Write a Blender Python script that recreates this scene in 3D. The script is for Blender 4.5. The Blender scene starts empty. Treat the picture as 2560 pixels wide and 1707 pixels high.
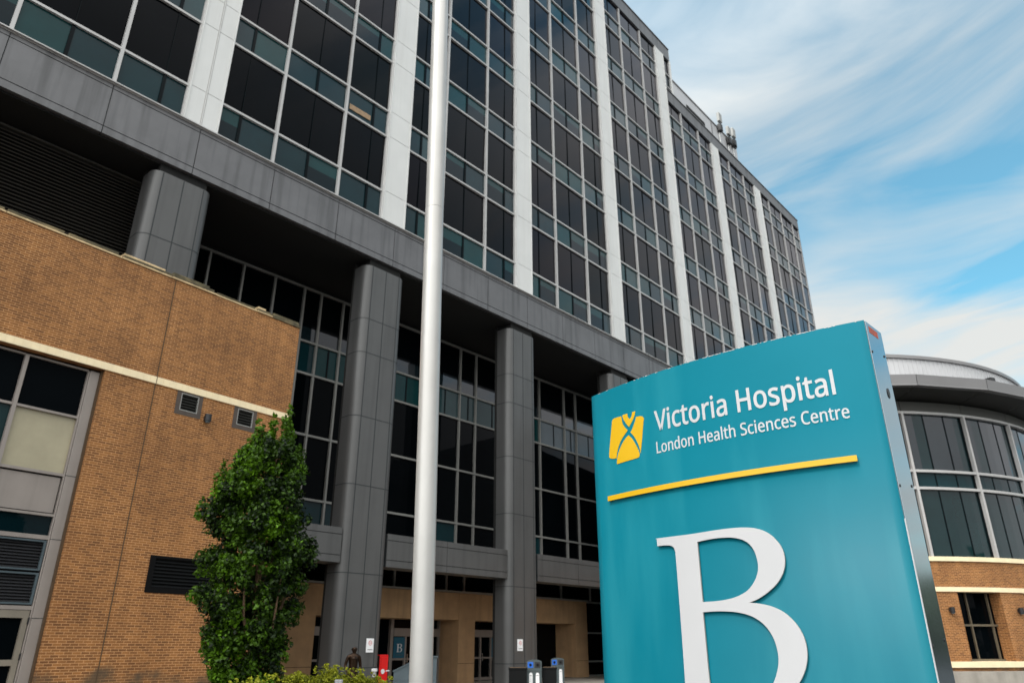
import bpy, bmesh, math, random, json
from mathutils import Vector, Matrix
R = math.radians
random.seed(7)
S = bpy.context.scene
COL = S.collection

# ------------------------------------------------------------------ camera, light, exposure
cam_d = bpy.data.cameras.new('camera'); cam = bpy.data.objects.new('camera', cam_d); COL.objects.link(cam)
cam.location = (0, 0, 1.6); cam.rotation_euler = (R(90 + 22.70), 0, 0)
cam_d.sensor_width = 36; cam_d.lens = 1815.1 / 2560 * 36
cam_d.clip_start = 0.05; cam_d.clip_end = 3000
cam_d.dof.use_dof = True; cam_d.dof.focus_distance = 5.2; cam_d.dof.aperture_fstop = 3.2
S.camera = cam
S.view_settings.view_transform = 'Standard'; S.view_settings.look = 'None'
S.view_settings.exposure = 0.85; S.view_settings.gamma = 1
SUN_EL, SUN_AZ = 52.0, 226.0            # azimuth clockwise from +Y
sd = bpy.data.lights.new('sun', 'SUN'); sd.energy = 1.0; sd.angle = R(6); sd.color = (1, .95, .88)
so = bpy.data.objects.new('sun', sd); COL.objects.link(so)
dirv = Vector((math.cos(R(SUN_EL)) * math.sin(R(SUN_AZ)), math.cos(R(SUN_EL)) * math.cos(R(SUN_AZ)), math.sin(R(SUN_EL))))
so.rotation_euler = dirv.to_track_quat('Z', 'Y').to_euler(); so.location = dirv * 60

def nd(nt, typ, **kw):
    n = nt.nodes.new(typ)
    for k, v in kw.items():
        if k.startswith('i_'):
            n.inputs[k[2:].replace('_', ' ')].default_value = v
        else:
            setattr(n, k, v)
    return n

W = bpy.data.worlds.new('World'); S.world = W; W.use_nodes = True
nt = W.node_tree; L = nt.links; nt.nodes.clear()
out = nd(nt, 'ShaderNodeOutputWorld'); bg = nd(nt, 'ShaderNodeBackground')
sky = nd(nt, 'ShaderNodeTexSky'); sky.sky_type = 'NISHITA'; sky.sun_disc = False
sky.sun_elevation = R(SUN_EL); sky.sun_rotation = R(SUN_AZ); sky.air_density = 1.0; sky.dust_density = 0.6; sky.ozone_density = 1.2
tc = nd(nt, 'ShaderNodeTexCoord'); sep = nd(nt, 'ShaderNodeSeparateXYZ'); L.new(tc.outputs['Generated'], sep.inputs[0])
def M(op, a, b=None, clamp=False):
    n = nt.nodes.new('ShaderNodeMath'); n.operation = op; n.use_clamp = clamp
    for i, v in enumerate((a, b)):
        if v is None: continue
        if isinstance(v, (int, float)): n.inputs[i].default_value = v
        else: L.new(v, n.inputs[i])
    return n.outputs[0]
zz = M('MAXIMUM', sep.outputs[2], 0.03); zz = M('ADD', zz, 0.08)
px = M('DIVIDE', sep.outputs[0], zz); py = M('DIVIDE', sep.outputs[1], zz)
# cirrus: streaks running along azimuth -55 deg
ca, sa = math.sin(R(-50)), math.cos(R(-50))
al = M('ADD', M('MULTIPLY', px, ca), M('MULTIPLY', py, sa)); ac = M('SUBTRACT', M('MULTIPLY', px, sa), M('MULTIPLY', py, ca))
wv = nd(nt, 'ShaderNodeTexNoise'); wv.inputs['Scale'].default_value = .9; wv.inputs['Detail'].default_value = 2
wc = nd(nt, 'ShaderNodeCombineXYZ'); L.new(px, wc.inputs[0]); L.new(py, wc.inputs[1]); wc.inputs[2].default_value = 17.2; L.new(wc.outputs[0], wv.inputs['Vector'])
ws = nd(nt, 'ShaderNodeSeparateXYZ'); L.new(wv.outputs['Color'], ws.inputs[0])
al = M('ADD', al, M('MULTIPLY', ws.outputs[0], 1.1)); ac = M('ADD', ac, M('MULTIPLY', ws.outputs[1], .75))
def noise(sx, sy, ox, scale, det, rough, dist):
    cmb = nd(nt, 'ShaderNodeCombineXYZ'); L.new(M('MULTIPLY', al, sx), cmb.inputs[0]); L.new(M('ADD', M('MULTIPLY', ac, sy), ox), cmb.inputs[1])
    cmb.inputs[2].default_value = ox * 1.7
    n = nd(nt, 'ShaderNodeTexNoise'); n.inputs['Scale'].default_value = scale; n.inputs['Detail'].default_value = det
    n.inputs['Roughness'].default_value = rough; n.inputs['Distortion'].default_value = dist
    L.new(cmb.outputs[0], n.inputs['Vector']); return n.outputs['Fac']
n1 = noise(0.45, 1.0, 17.2, 1.3, 4, .45, .35); n2 = noise(0.30, 1.15, 8.8, 2.7, 7, .55, .7)
mixn = M('ADD', M('MULTIPLY', n1, .60), M('MULTIPLY', n2, .40))
# thicker towards the horizon and towards the sun side, behind the viewer
hz = M('MULTIPLY', M('SUBTRACT', 1.0, M('MULTIPLY', sep.outputs[2], 1.5), True), 0.17)
bk_ = M('MULTIPLY', M('MAXIMUM', M('SUBTRACT', 0.15, sep.outputs[1]), 0.0), 0.35)
m = M('ADD', M('ADD', mixn, hz), bk_)
ramp = nd(nt, 'ShaderNodeValToRGB'); ramp.color_ramp.elements[0].position = .45; ramp.color_ramp.elements[1].position = .64
ramp.color_ramp.elements[0].color = (.10, .10, .10, 1); ramp.color_ramp.elements[1].color = (.98, .98, .98, 1)
L.new(m, ramp.inputs[0])
sk = nd(nt, 'ShaderNodeMix'); sk.data_type = 'RGBA'; sk.blend_type = 'MULTIPLY'; sk.inputs[0].default_value = 1
L.new(sky.outputs[0], sk.inputs[6]); sk.inputs[7].default_value = (.60, 1.40, 1.27, 1)
mx = nd(nt, 'ShaderNodeMix'); mx.data_type = 'RGBA'
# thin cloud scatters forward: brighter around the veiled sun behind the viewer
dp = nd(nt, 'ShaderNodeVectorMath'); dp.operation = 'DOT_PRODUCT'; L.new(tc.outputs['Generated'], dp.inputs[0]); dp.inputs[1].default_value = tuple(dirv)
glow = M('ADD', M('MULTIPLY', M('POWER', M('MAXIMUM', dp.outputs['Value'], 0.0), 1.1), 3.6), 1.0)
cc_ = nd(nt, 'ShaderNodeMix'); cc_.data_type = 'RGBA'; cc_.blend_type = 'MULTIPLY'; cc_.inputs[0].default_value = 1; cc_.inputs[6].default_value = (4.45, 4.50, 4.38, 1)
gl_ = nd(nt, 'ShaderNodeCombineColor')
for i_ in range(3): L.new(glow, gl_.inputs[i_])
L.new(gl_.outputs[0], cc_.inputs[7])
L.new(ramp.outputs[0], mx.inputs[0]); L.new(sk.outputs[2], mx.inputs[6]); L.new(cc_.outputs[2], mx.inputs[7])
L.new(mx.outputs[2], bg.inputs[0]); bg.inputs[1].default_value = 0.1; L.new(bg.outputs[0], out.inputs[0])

# ------------------------------------------------------------------ materials
def mat(name, col, rough=.6, metal=0, var=0, vscale=3, spec=.5, coat=0, bump=0, bscale=40, stretch=None, streak=0, streakcol=None):
    m = bpy.data.materials.new(name); m.use_nodes = True
    t = m.node_tree; b = t.nodes['Principled BSDF']
    b.inputs['Base Color'].default_value = (*col, 1); b.inputs['Roughness'].default_value = rough
    b.inputs['Metallic'].default_value = metal; b.inputs['Specular IOR Level'].default_value = spec
    b.inputs['Coat Weight'].default_value = coat; b.inputs['Coat Roughness'].default_value = .08
    tc = t.nodes.new('ShaderNodeTexCoord')
    if var or streak:
        mp = t.nodes.new('ShaderNodeMapping'); t.links.new(tc.outputs['Object'], mp.inputs[0])
        n = t.nodes.new('ShaderNodeTexNoise'); n.inputs['Scale'].default_value = vscale; n.inputs['Detail'].default_value = 7; n.inputs['Roughness'].default_value = .6
        t.links.new(mp.outputs[0], n.inputs['Vector'])
        r = t.nodes.new('ShaderNodeValToRGB'); v = var
        r.color_ramp.elements[0].position = .3; r.color_ramp.elements[1].position = .7
        r.color_ramp.elements[0].color = (*[max(0, c * (1 - v)) for c in col], 1); r.color_ramp.elements[1].color = (*[min(1, c * (1 + v)) for c in col], 1)
        t.links.new(n.outputs['Fac'], r.inputs[0]); last = r.outputs[0]
        if streak:
            mp2 = t.nodes.new('ShaderNodeMapping'); mp2.inputs['Scale'].default_value = stretch or (2.2, 2.2, .12); t.links.new(tc.outputs['Object'], mp2.inputs[0])
            n2 = t.nodes.new('ShaderNodeTexNoise'); n2.inputs['Scale'].default_value = 1.6; n2.inputs['Detail'].default_value = 5; t.links.new(mp2.outputs[0], n2.inputs['Vector'])
            r2 = t.nodes.new('ShaderNodeValToRGB'); r2.color_ramp.elements[0].position = .48; r2.color_ramp.elements[1].position = .72
            r2.color_ramp.elements[1].color = (streak, streak, streak, 1)
            t.links.new(n2.outputs['Fac'], r2.inputs[0])
            mm = t.nodes.new('ShaderNodeMix'); mm.data_type = 'RGBA'; t.links.new(r2.outputs[0], mm.inputs[0]); t.links.new(last, mm.inputs[6])
            mm.inputs[7].default_value = (*(streakcol or [c * .45 for c in col]), 1); last = mm.outputs[2]
        t.links.new(last, b.inputs['Base Color'])
        rr = t.nodes.new('ShaderNodeMapRange'); rr.inputs['To Min'].default_value = rough * .75; rr.inputs['To Max'].default_value = min(1, rough * 1.3)
        t.links.new(n.outputs['Fac'], rr.inputs['Value']); t.links.new(rr.outputs[0], b.inputs['Roughness'])
    if bump:
        nb = t.nodes.new('ShaderNodeTexNoise'); nb.inputs['Scale'].default_value = bscale; nb.inputs['Detail'].default_value = 4; t.links.new(tc.outputs['Object'], nb.inputs['Vector'])
        bp = t.nodes.new('ShaderNodeBump'); bp.inputs['Strength'].default_value = bump; bp.inputs['Distance'].default_value = .02
        t.links.new(nb.outputs['Fac'], bp.inputs['Height']); t.links.new(bp.outputs[0], b.inputs['Normal'])
    return m

def glass_mat(name, col, rough=.03, k=.30, base=.006, wob=.12, pw=3.0):
    """dark body colour under a reflection that rises steeply towards grazing view, as coated glass does"""
    m = mat(name, col, .6, 0, .25, .35, 0)
    t = m.node_tree; b = t.nodes['Principled BSDF']; tc = t.nodes['Texture Coordinate']; k_ = t.links.new
    nb = t.nodes.new('ShaderNodeTexNoise'); nb.inputs['Scale'].default_value = .9; nb.inputs['Detail'].default_value = 2; k_(tc.outputs['Object'], nb.inputs['Vector'])
    bp = t.nodes.new('ShaderNodeBump'); bp.inputs['Strength'].default_value = wob; bp.inputs['Distance'].default_value = .02
    k_(nb.outputs['Fac'], bp.inputs['Height'])
    gl = t.nodes.new('ShaderNodeBsdfGlossy'); gl.inputs['Roughness'].default_value = rough; gl.inputs['Color'].default_value = (.96, .94, 1, 1); k_(bp.outputs[0], gl.inputs['Normal'])
    lw = t.nodes.new('ShaderNodeLayerWeight'); lw.inputs['Blend'].default_value = .5
    p1 = t.nodes.new('ShaderNodeMath'); p1.operation = 'POWER'; p1.inputs[1].default_value = pw; k_(lw.outputs['Facing'], p1.inputs[0])
    p2 = t.nodes.new('ShaderNodeMath'); p2.operation = 'MULTIPLY_ADD'; p2.inputs[1].default_value = k; p2.inputs[2].default_value = base; k_(p1.outputs[0], p2.inputs[0])
    ms = t.nodes.new('ShaderNodeMixShader'); k_(p2.outputs[0], ms.inputs[0]); k_(b.outputs[0], ms.inputs[1]); k_(gl.outputs[0], ms.inputs[2]); k_(ms.outputs[0], t.nodes['Material Output'].inputs[0])
    return m

def brick_mat(name):
    m = bpy.data.materials.new(name); m.use_nodes = True; t = m.node_tree; b = t.nodes['Principled BSDF']; k = t.links.new
    uv = t.nodes.new('ShaderNodeTexCoord')
    br = t.nodes.new('ShaderNodeTexBrick'); br.inputs['Scale'].default_value = 1; br.inputs['Brick Width'].default_value = .2
    br.inputs['Row Height'].default_value = .0635; br.inputs['Mortar Size'].default_value = .0075; br.inputs['Mortar Smooth'].default_value = .35
    br.inputs['Bias'].default_value = -.1
    br.inputs['Color1'].default_value = (.18, .070, .018, 1); br.inputs['Color2'].default_value = (.345, .145, .039, 1); br.inputs['Mortar'].default_value = (.60, .33, .15, 1)
    k(uv.outputs['UV'], br.inputs['Vector'])
    n = t.nodes.new('ShaderNodeTexNoise'); n.inputs['Scale'].default_value = .55; n.inputs['Detail'].default_value = 9; n.inputs['Roughness'].default_value = .62; k(uv.outputs['UV'], n.inputs['Vector'])
    r = t.nodes.new('ShaderNodeValToRGB'); r.color_ramp.elements[0].position = .34; r.color_ramp.elements[1].position = .66
    r.color_ramp.elements[0].color = (.74, .70, .66, 1); r.color_ramp.elements[1].color = (1.06, 1.04, 1.0, 1); k(n.outputs['Fac'], r.inputs[0])
    mu = t.nodes.new('ShaderNodeMix'); mu.data_type = 'RGBA'; mu.blend_type = 'MULTIPLY'; mu.inputs[0].default_value = 1
    k(br.outputs['Color'], mu.inputs[6]); k(r.outputs[0], mu.inputs[7])
    mp = t.nodes.new('ShaderNodeMapping'); mp.inputs['Scale'].default_value = (2.6, .22, 1); k(uv.outputs['UV'], mp.inputs[0])
    ns = t.nodes.new('ShaderNodeTexNoise'); ns.inputs['Scale'].default_value = 1.2; ns.inputs['Detail'].default_value = 6; k(mp.outputs[0], ns.inputs['Vector'])
    rs = t.nodes.new('ShaderNodeValToRGB'); rs.color_ramp.elements[0].position = .40; rs.color_ramp.elements[1].position = .60
    rs.color_ramp.elements[0].color = (.88, .87, .86, 1); rs.color_ramp.elements[1].color = (1.04, 1.04, 1.04, 1); k(ns.outputs['Fac'], rs.inputs[0])
    mu0 = mu; mu = t.nodes.new('ShaderNodeMix'); mu.data_type = 'RGBA'; mu.blend_type = 'MULTIPLY'; mu.inputs[0].default_value = 1
    k(mu0.outputs[2], mu.inputs[6]); k(rs.outputs[0], mu.inputs[7])
    # grime patches at the foot of the wall and below the coping
    sp = t.nodes.new('ShaderNodeSeparateXYZ'); k(uv.outputs['UV'], sp.inputs[0])
    n3 = t.nodes.new('ShaderNodeTexNoise'); n3.inputs['Scale'].default_value = 1.3; n3.inputs['Detail'].default_value = 6; k(uv.outputs['UV'], n3.inputs['Vector'])
    mr = t.nodes.new('ShaderNodeMapRange'); mr.inputs['From Min'].default_value = .9; mr.inputs['From Max'].default_value = 1.35; mr.inputs['To Min'].default_value = .60; mr.inputs['To Max'].default_value = .2
    k(sp.outputs[1], mr.inputs['Value'])
    ad = t.nodes.new('ShaderNodeMath'); ad.operation = 'ADD'; k(mr.outputs[0], ad.inputs[0]); k(n3.outputs['Fac'], ad.inputs[1])
    g = t.nodes.new('ShaderNodeValToRGB'); g.color_ramp.elements[0].position = .98; g.color_ramp.elements[1].position = 1.0
    g2 = t.nodes.new('ShaderNodeMapRange'); g2.inputs['From Min'].default_value = 1.02; g2.inputs['From Max'].default_value = 1.22; g2.inputs['To Max'].default_value = .85; k(ad.outputs[0], g2.inputs['Value'])
    mg = t.nodes.new('ShaderNodeMix'); mg.data_type = 'RGBA'; k(g2.outputs[0], mg.inputs[0]); k(mu.outputs[2], mg.inputs[6]); mg.inputs[7].default_value = (.07, .05, .03, 1)
    t.nodes.remove(g)
    k(mg.outputs[2], b.inputs['Base Color']); b.inputs['Roughness'].default_value = .85
    bp = t.nodes.new('ShaderNodeBump'); bp.inputs['Strength'].default_value = .5; bp.inputs['Distance'].default_value = .01
    inv = t.nodes.new('ShaderNodeMath'); inv.operation = 'SUBTRACT'; inv.inputs[0].default_value = 1; k(br.outputs['Fac'], inv.inputs[1]); k(inv.outputs[0], bp.inputs['Height']); k(bp.outputs[0], b.inputs['Normal'])
    return m

def leaf_mat(name, c1, c2, trans=.35):
    m = bpy.data.materials.new(name); m.use_nodes = True; t = m.node_tree; b = t.nodes['Principled BSDF']; k = t.links.new
    a = t.nodes.new('ShaderNodeAttribute'); a.attribute_name = 'rnd'
    r = t.nodes.new('ShaderNodeMix'); r.data_type = 'RGBA'; r.inputs[6].default_value = (*c1, 1); r.inputs[7].default_value = (*c2, 1)
    k(a.outputs['Fac'], r.inputs[0]); k(r.outputs[2], b.inputs['Base Color']); b.inputs['Roughness'].default_value = .55; b.inputs['Specular IOR Level'].default_value = .25
    tr = t.nodes.new('ShaderNodeBsdfTranslucent'); k(r.outputs[2], tr.inputs[0]); ms = t.nodes.new('ShaderNodeMixShader'); ms.inputs[0].default_value = trans
    k(b.outputs[0], ms.inputs[1]); k(tr.outputs[0], ms.inputs[2]); k(ms.outputs[0], t.nodes['Material Output'].inputs[0])
    return m

MT = {}
MT['panel'] = mat('grey_metal_panel', (.128, .127, .134), .40, .15, .14, .8, streak=.7)
MT['panel_dark'] = mat('dark_joint', (.02, .024, .026), .7)
MT['column'] = mat('column_cladding', (.084, .084, .085), .38, .15, .10, .6, streak=.4)
MT['white'] = mat('white_metal_panel', (.65, .65, .64), .42, 0, .05, .5, streak=.25, streakcol=(.50, .49, .47))
MT['joint_light'] = mat('panel_joint_sealant', (.42, .41, .40), .8)
MT['mullion'] = mat('mullion_metal', (.45, .44, .435), .42, .1, .08, 1)
MT['mullion_dim'] = mat('mullion_bronze_grey', (.27, .265, .25), .45, .2, .08, 1)
MT['g_dark'] = glass_mat('black_spandrel_glass', (.0014, .0024, .0032), k=.86, base=.002, pw=4.0)
MT['g_dark2'] = glass_mat('black_spandrel_glass_violet', (.0028, .0024, .0042), k=.95, base=.002, pw=4.0)
MT['g_dark3'] = glass_mat('black_spandrel_glass_green', (.0018, .0034, .0032), k=.76, base=.002, pw=4.0)
MT['g_teal'] = glass_mat('teal_vision_glass', (.008, .042, .044), k=.72, base=.010, pw=3.1)
MT['g_mid'] = glass_mat('deep_teal_glass', (.005, .024, .029), k=.72, base=.010, pw=3.1)
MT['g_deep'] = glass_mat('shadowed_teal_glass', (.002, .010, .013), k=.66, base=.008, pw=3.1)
MT['g_blind_reflect'] = glass_mat('glass_blind_and_reflection', (.026, .055, .060), k=.72, base=.012, pw=3.1)  # blinds in the tower; painted reflection in the recessed glazing
MT['g_reflect'] = glass_mat('glass_painted_reflection', (.085, .115, .135), k=.6, base=.012, pw=3.1)  # pale blue paints mirrored sky into the glass colour
MT['g_div'] = glass_mat('glass_divider', (.001, .004, .005), k=.15)
MT['g_rot'] = glass_mat('rotunda_glass', (.006, .022, .024), k=.45, base=.012, pw=2.0)
MT['g_rot2'] = glass_mat('rotunda_glass_grey', (.010, .018, .022), k=.5, base=.035, pw=2.0)
MT['g_frost'] = mat('frosted_blind_glass', (.36, .32, .22), .25, 0, .12, 1.2)
MT['frost_lamp'] = mat('warm_ceiling_light', (.30, .19, .10), .4, 0, .3, 7)
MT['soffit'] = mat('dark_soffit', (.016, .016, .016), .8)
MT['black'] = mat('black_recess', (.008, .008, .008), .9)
MT['beige'] = mat('beige_precast', (.46, .285, .15), .85, 0, .18, 1.2, streak=.5, streakcol=(.28, .17, .09), bump=.3)
MT['stone'] = mat('cream_stone', (.88, .73, .48), .8, 0, .08, 3, streak=.2, streakcol=(.68, .55, .36))
MT['coping'] = mat('weathered_coping_stone', (.60, .44, .25), .9, 0, .25, 5, streak=.5, streakcol=(.10, .085, .04), stretch=(1.5, 1.5, 6))
MT['moss'] = mat('mossy_coping_stone', (.085, .070, .038), .95, 0, .5, 4, streak=.5, streakcol=(.45, .34, .18), stretch=(.8, .8, 3), bump=.6)
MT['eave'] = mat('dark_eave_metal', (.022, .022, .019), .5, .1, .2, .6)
MT['head'] = mat('head_panel_metal', (.055, .055, .050), .45, .1, .1, .6)
MT['frame_brown'] = mat('brown_window_frame', (.13, .105, .07), .5, .1, .1, 2)
MT['mortar_joint'] = mat('control_joint', (.075, .045, .022), .9)
MT['brick'] = brick_mat('buff_brick')
MT['storefront'] = mat('storefront_metal', (.27, .235, .215), .42, .15, .06, 1.5, streak=.25)
MT['door_frame'] = mat('door_frame_bronze', (.24, .21, .17), .45, .3, .1, 3)
MT['louvre'] = mat('louvre_metal', (.10, .095, .085), .5, .2, .1, 4)
MT['louvre_blk'] = mat('black_louvre', (.004, .004, .0045), .7, spec=.1)
MT['vent_frame'] = mat('vent_brick_frame', (.075, .058, .048), .85, 0, .2, 6)
MT['roof_metal'] = mat('roof_metal', (.50, .50, .515), .45, .2, .05, .6)
MT['fascia'] = mat('fascia_metal', (.22, .215, .22), .38, .3, .06, .6)
MT['concrete'] = mat('concrete', (.33, .30, .26), .9, 0, .15, 2, streak=.4, bump=.4)
MT['asphalt'] = mat('asphalt', (.05, .05, .052), .95, 0, .25, 1.5, bump=.5)
MT['paving'] = mat('paving', (.34, .31, .27), .9, 0, .2, 1.2, bump=.3)
MT['pole'] = mat('pale_pole_metal', (.47, .46, .445), .34, .32, .08, 1.2, streak=.45, streakcol=(.33, .31, .29), stretch=(1, 1, .3))
MT['teal'] = mat('teal_sign_face', (.0, .130, .180), .40, 0, .07, .7, spec=.16, streak=.55, streakcol=(.018, .192, .238), stretch=(1.7, 1.7, .26))  # lighter streaks: fading, plus sheen painted into the face colour
MT['silver'] = mat('sign_side_metal', (.30, .36, .40), .13, .9, .05, 1.4)
MT['sign_white'] = mat('white_lettering', (.50, .50, .515), .45, 0, .03, 2)
MT['letter_edge'] = mat('letter_edge', (.42, .40, .36), .6)
MT['yellow'] = mat('yellow_enamel', (.66, .39, .006), .4, 0, .03, 2)
MT['orange'] = mat('orange_sticker', (.42, .055, .012), .5, 0, .4, 30)
MT['rubber'] = mat('dark_rubber', (.012, .012, .014), .5)
MT['bolt'] = mat('bolt_metal', (.45, .45, .44), .3, .8)
MT['bark'] = mat('bark', (.16, .10, .055), .9, 0, .35, 9, bump=.8)
MT['leaf'] = leaf_mat('leaf_green', (.003, .011, .001), (.095, .215, .003), .25)
MT['leaf_y'] = leaf_mat('leaf_yellow_green', (.03, .05, .002), (.34, .36, .02))
MT['bronze'] = mat('dark_bronze', (.030, .017, .010), .32, .8, .5, 9)
MT['red'] = mat('red_enamel', (.75, .006, .006), .35, 0, .06, 3)
MT['paper'] = mat('white_notice', (.80, .80, .82), .6)
MT['ink'] = mat('dark_ink', (.05, .05, .06), .7)
MT['ink_red'] = mat('red_ink', (.55, .05, .05), .7)
MT['poster'] = mat('blue_poster', (.0, .10, .17), .4)
MT['blue'] = mat('blue_bin_panel', (.01, .12, .55), .4)
MT['bin'] = mat('grey_green_bin', (.055, .075, .08), .5, 0, .12, 4)
MT['slate'] = mat('slate_blue_metal', (.065, .090, .105), .45, .2, .12, 3)
MT['black_plastic'] = mat('black_plastic', (.004, .0045, .005), .6, spec=.15)
MT['antenna'] = mat('antenna_plastic', (.30, .30, .29), .5)
MT['far'] = leaf_mat('far_foliage', (.02, .04, .015), (.05, .08, .03), .2)

# ------------------------------------------------------------------ helpers
class MB:
    def __init__(s): s.v = []; s.f = []; s.m = []; s.uv = []
    def face(s, pts, mi=0, uv=None):
        i = len(s.v); s.v += [tuple(p) for p in pts]; s.f.append(tuple(range(i, i + len(pts)))); s.m.append(mi)
        s.uv.append(uv if uv else [(p[0] + p[1], p[2]) for p in pts]); return s
    def box(s, x0, x1, y0, y1, z0, z1, mi=0):
        if x1 < x0: x0, x1 = x1, x0
        if y1 < y0: y0, y1 = y1, y0
        i = len(s.v)
        s.v += [(x0, y0, z0), (x1, y0, z0), (x1, y1, z0), (x0, y1, z0), (x0, y0, z1), (x1, y0, z1), (x1, y1, z1), (x0, y1, z1)]
        for f in ((0, 3, 2, 1), (4, 5, 6, 7), (0, 1, 5, 4), (1, 2, 6, 5), (2, 3, 7, 6), (3, 0, 4, 7)):
            s.f.append(tuple(i + k for k in f)); s.m.append(mi); s.uv.append([(s.v[i + k][0] + s.v[i + k][1], s.v[i + k][2]) for k in f])
        return s
    def quad(s, x0, x1, y, z0, z1, mi=0):      # faces -y
        return s.face([(x0, y, z0), (x1, y, z0), (x1, y, z1), (x0, y, z1)], mi)
    def prism(s, poly, z0, z1, mi=0, caps=True):    # poly ccw in xy
        n = len(poly); acc = 0
        for k in range(n):
            a, b = poly[k], poly[(k + 1) % n]; l = math.hypot(b[0] - a[0], b[1] - a[1])
            s.face([(a[0], a[1], z0), (b[0], b[1], z0), (b[0], b[1], z1), (a[0], a[1], z1)], mi, [(acc, z0), (acc + l, z0), (acc + l, z1), (acc, z1)]); acc += l
        if caps:
            s.face([(p[0], p[1], z1) for p in poly], mi); s.face([(p[0], p[1], z0) for p in reversed(poly)], mi)
        return s
    def tube(s, pts, rad, n=10, mi=0, caps=True):
        rings = []
        for k, p in enumerate(pts):
            p = Vector(p); q = Vector(pts[min(k + 1, len(pts) - 1)]) - Vector(pts[max(k - 1, 0)]); q.normalize()
            a = q.orthogonal().normalized(); b = q.cross(a); r = rad[k] if isinstance(rad, (list, tuple)) else rad
            rings.append([p + (a * math.cos(2 * math.pi * j / n) + b * math.sin(2 * math.pi * j / n)) * r for j in range(n)])
        # keep ring orientation consistent
        base = len(s.v)
        for r_ in rings: s.v += [tuple(x) for x in r_]
        for k in range(len(pts) - 1):
            best = min(range(n), key=lambda o: (rings[k][0] - rings[k + 1][o]).length)
            for j in range(n):
                a0 = base + k * n + j; a1 = base + k * n + (j + 1) % n; b0 = base + (k + 1) * n + (j + best) % n; b1 = base + (k + 1) * n + (j + 1 + best) % n
                s.f.append((a0, a1, b1, b0)); s.m.append(mi); s.uv.append([(0, 0)] * 4)
            rings[k + 1] = rings[k + 1]
        if caps:
            s.f.append(tuple(base + j for j in reversed(range(n)))); s.m.append(mi); s.uv.append([(0, 0)] * n)
            s.f.append(tuple(base + (len(pts) - 1) * n + j for j in range(n))); s.m.append(mi); s.uv.append([(0, 0)] * n)
        return s
    def arcbox(s, R0, R1, t0, t1, z0, z1, mi=0, n=None, z0b=None, z1b=None):
        """solid ring segment about the origin; angle from -Y towards +X (degrees); R1 > R0"""
        n = n or max(1, int(abs(t1 - t0) / 2.2) + 1)
        P = lambda r, t, z: (r * math.sin(R(t)), -r * math.cos(R(t)), z)
        for k in range(n):
            a = t0 + (t1 - t0) * k / n; b = t0 + (t1 - t0) * (k + 1) / n
            ua, ub = R1 * R(a), R1 * R(b)
            s.face([P(R1, a, z0), P(R1, b, z0), P(R1, b, z1), P(R1, a, z1)], mi, [(ua, z0), (ub, z0), (ub, z1), (ua, z1)])
            s.face([P(R0, b, z0), P(R0, a, z0), P(R0, a, z1), P(R0, b, z1)], mi)
            s.face([P(R1, a, z1), P(R1, b, z1), P(R0, b, z1), P(R0, a, z1)], mi)
            s.face([P(R0, a, z0), P(R0, b, z0), P(R1, b, z0), P(R1, a, z0)], mi)
        s.face([P(R0, t0, z0), P(R1, t0, z0), P(R1, t0, z1), P(R0, t0, z1)], mi); s.face([P(R1, t1, z0), P(R0, t1, z0), P(R0, t1, z1), P(R1, t1, z1)], mi)
        return s
    def build(s, name, mats, parent=None, smooth=False, bevel=0, weld=False):
        me = bpy.data.meshes.new(name); me.from_pydata(s.v, [], s.f)
        for mm in (mats if isinstance(mats, (list, tuple)) else [mats]): me.materials.append(MT[mm] if isinstance(mm, str) else mm)
        me.polygons.foreach_set('material_index', s.m)
        uvl = me.uv_layers.new(name='UVMap'); uvl.data.foreach_set('uv', [c for f in s.uv for p in f for c in p])
        if smooth: me.polygons.foreach_set('use_smooth', [True] * len(me.polygons))
        me.update()
        if smooth: me.set_sharp_from_angle(angle=R(40))
        o = bpy.data.objects.new(name, me); COL.objects.link(o)
        if weld:
            b = bmesh.new(); b.from_mesh(me); bmesh.ops.remove_doubles(b, verts=b.verts, dist=1e-4); b.to_mesh(me); b.free()
        if bevel:
            bv = o.modifiers.new('bevel', 'BEVEL'); bv.width = bevel; bv.segments = 2; bv.limit_method = 'ANGLE'
        if parent: o.parent = parent
        return o

def tag(o, label=None, cat=None, group=None, kind=None):
    if label: o['label'] = label
    if cat: o['category'] = cat
    if group: o['group'] = group
    if kind: o['kind'] = kind
    return o
def thing(name, label, cat, loc=(0, 0, 0), rz=0, group=None):
    o = bpy.data.objects.new(name, None); COL.objects.link(o); o.empty_display_size = .5
    o.location = loc; o.rotation_euler = (0, 0, rz); return tag(o, label, cat, group)
def copy_tree(o, parent=None):
    c = o.copy(); COL.objects.link(c); c.parent = parent
    for ch in list(o.children): copy_tree(ch, c)
    return c

# ------------------------------------------------------------------ ground
g = MB(); g.face([(-700, -700, 0), (700, -700, 0), (700, 900, 0), (-700, 900, 0)]); tag(g.build('ground', 'asphalt'), kind='structure')

AZ = R(41.84); NA = Vector((-math.cos(AZ), math.sin(AZ), 0)); A_LOC = NA * 22; A_ROT = R(90) - AZ
AZB = R(36.92); NB = Vector((-math.cos(AZB), math.sin(AZB), 0)); B_LOC = NB * 20; B_ROT = R(90) - AZB
pv = MB(); pv.box(-12, 40, -7, 5.4, 0.002, .006); po = pv.build('pavement', 'paving'); po.location = A_LOC; po.rotation_euler = (0, 0, A_ROT); tag(po, kind='structure')

# ------------------------------------------------------------------ the glass hospital tower (x along the front, y into the building)
T = thing('hospital_tower', 'tall dark glass hospital tower with white pilasters above grey columns', 'building', A_LOC, A_ROT)
rnd = random.Random(11)
PL = lambda j: 7.44 + 8.68 * j
PW = 1.20
Z0 = 18.46; ST = 4.29; SH = 1.39
ENDX = 70.5; HIX = 44.5
LEFT = PL(-3)
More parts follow.
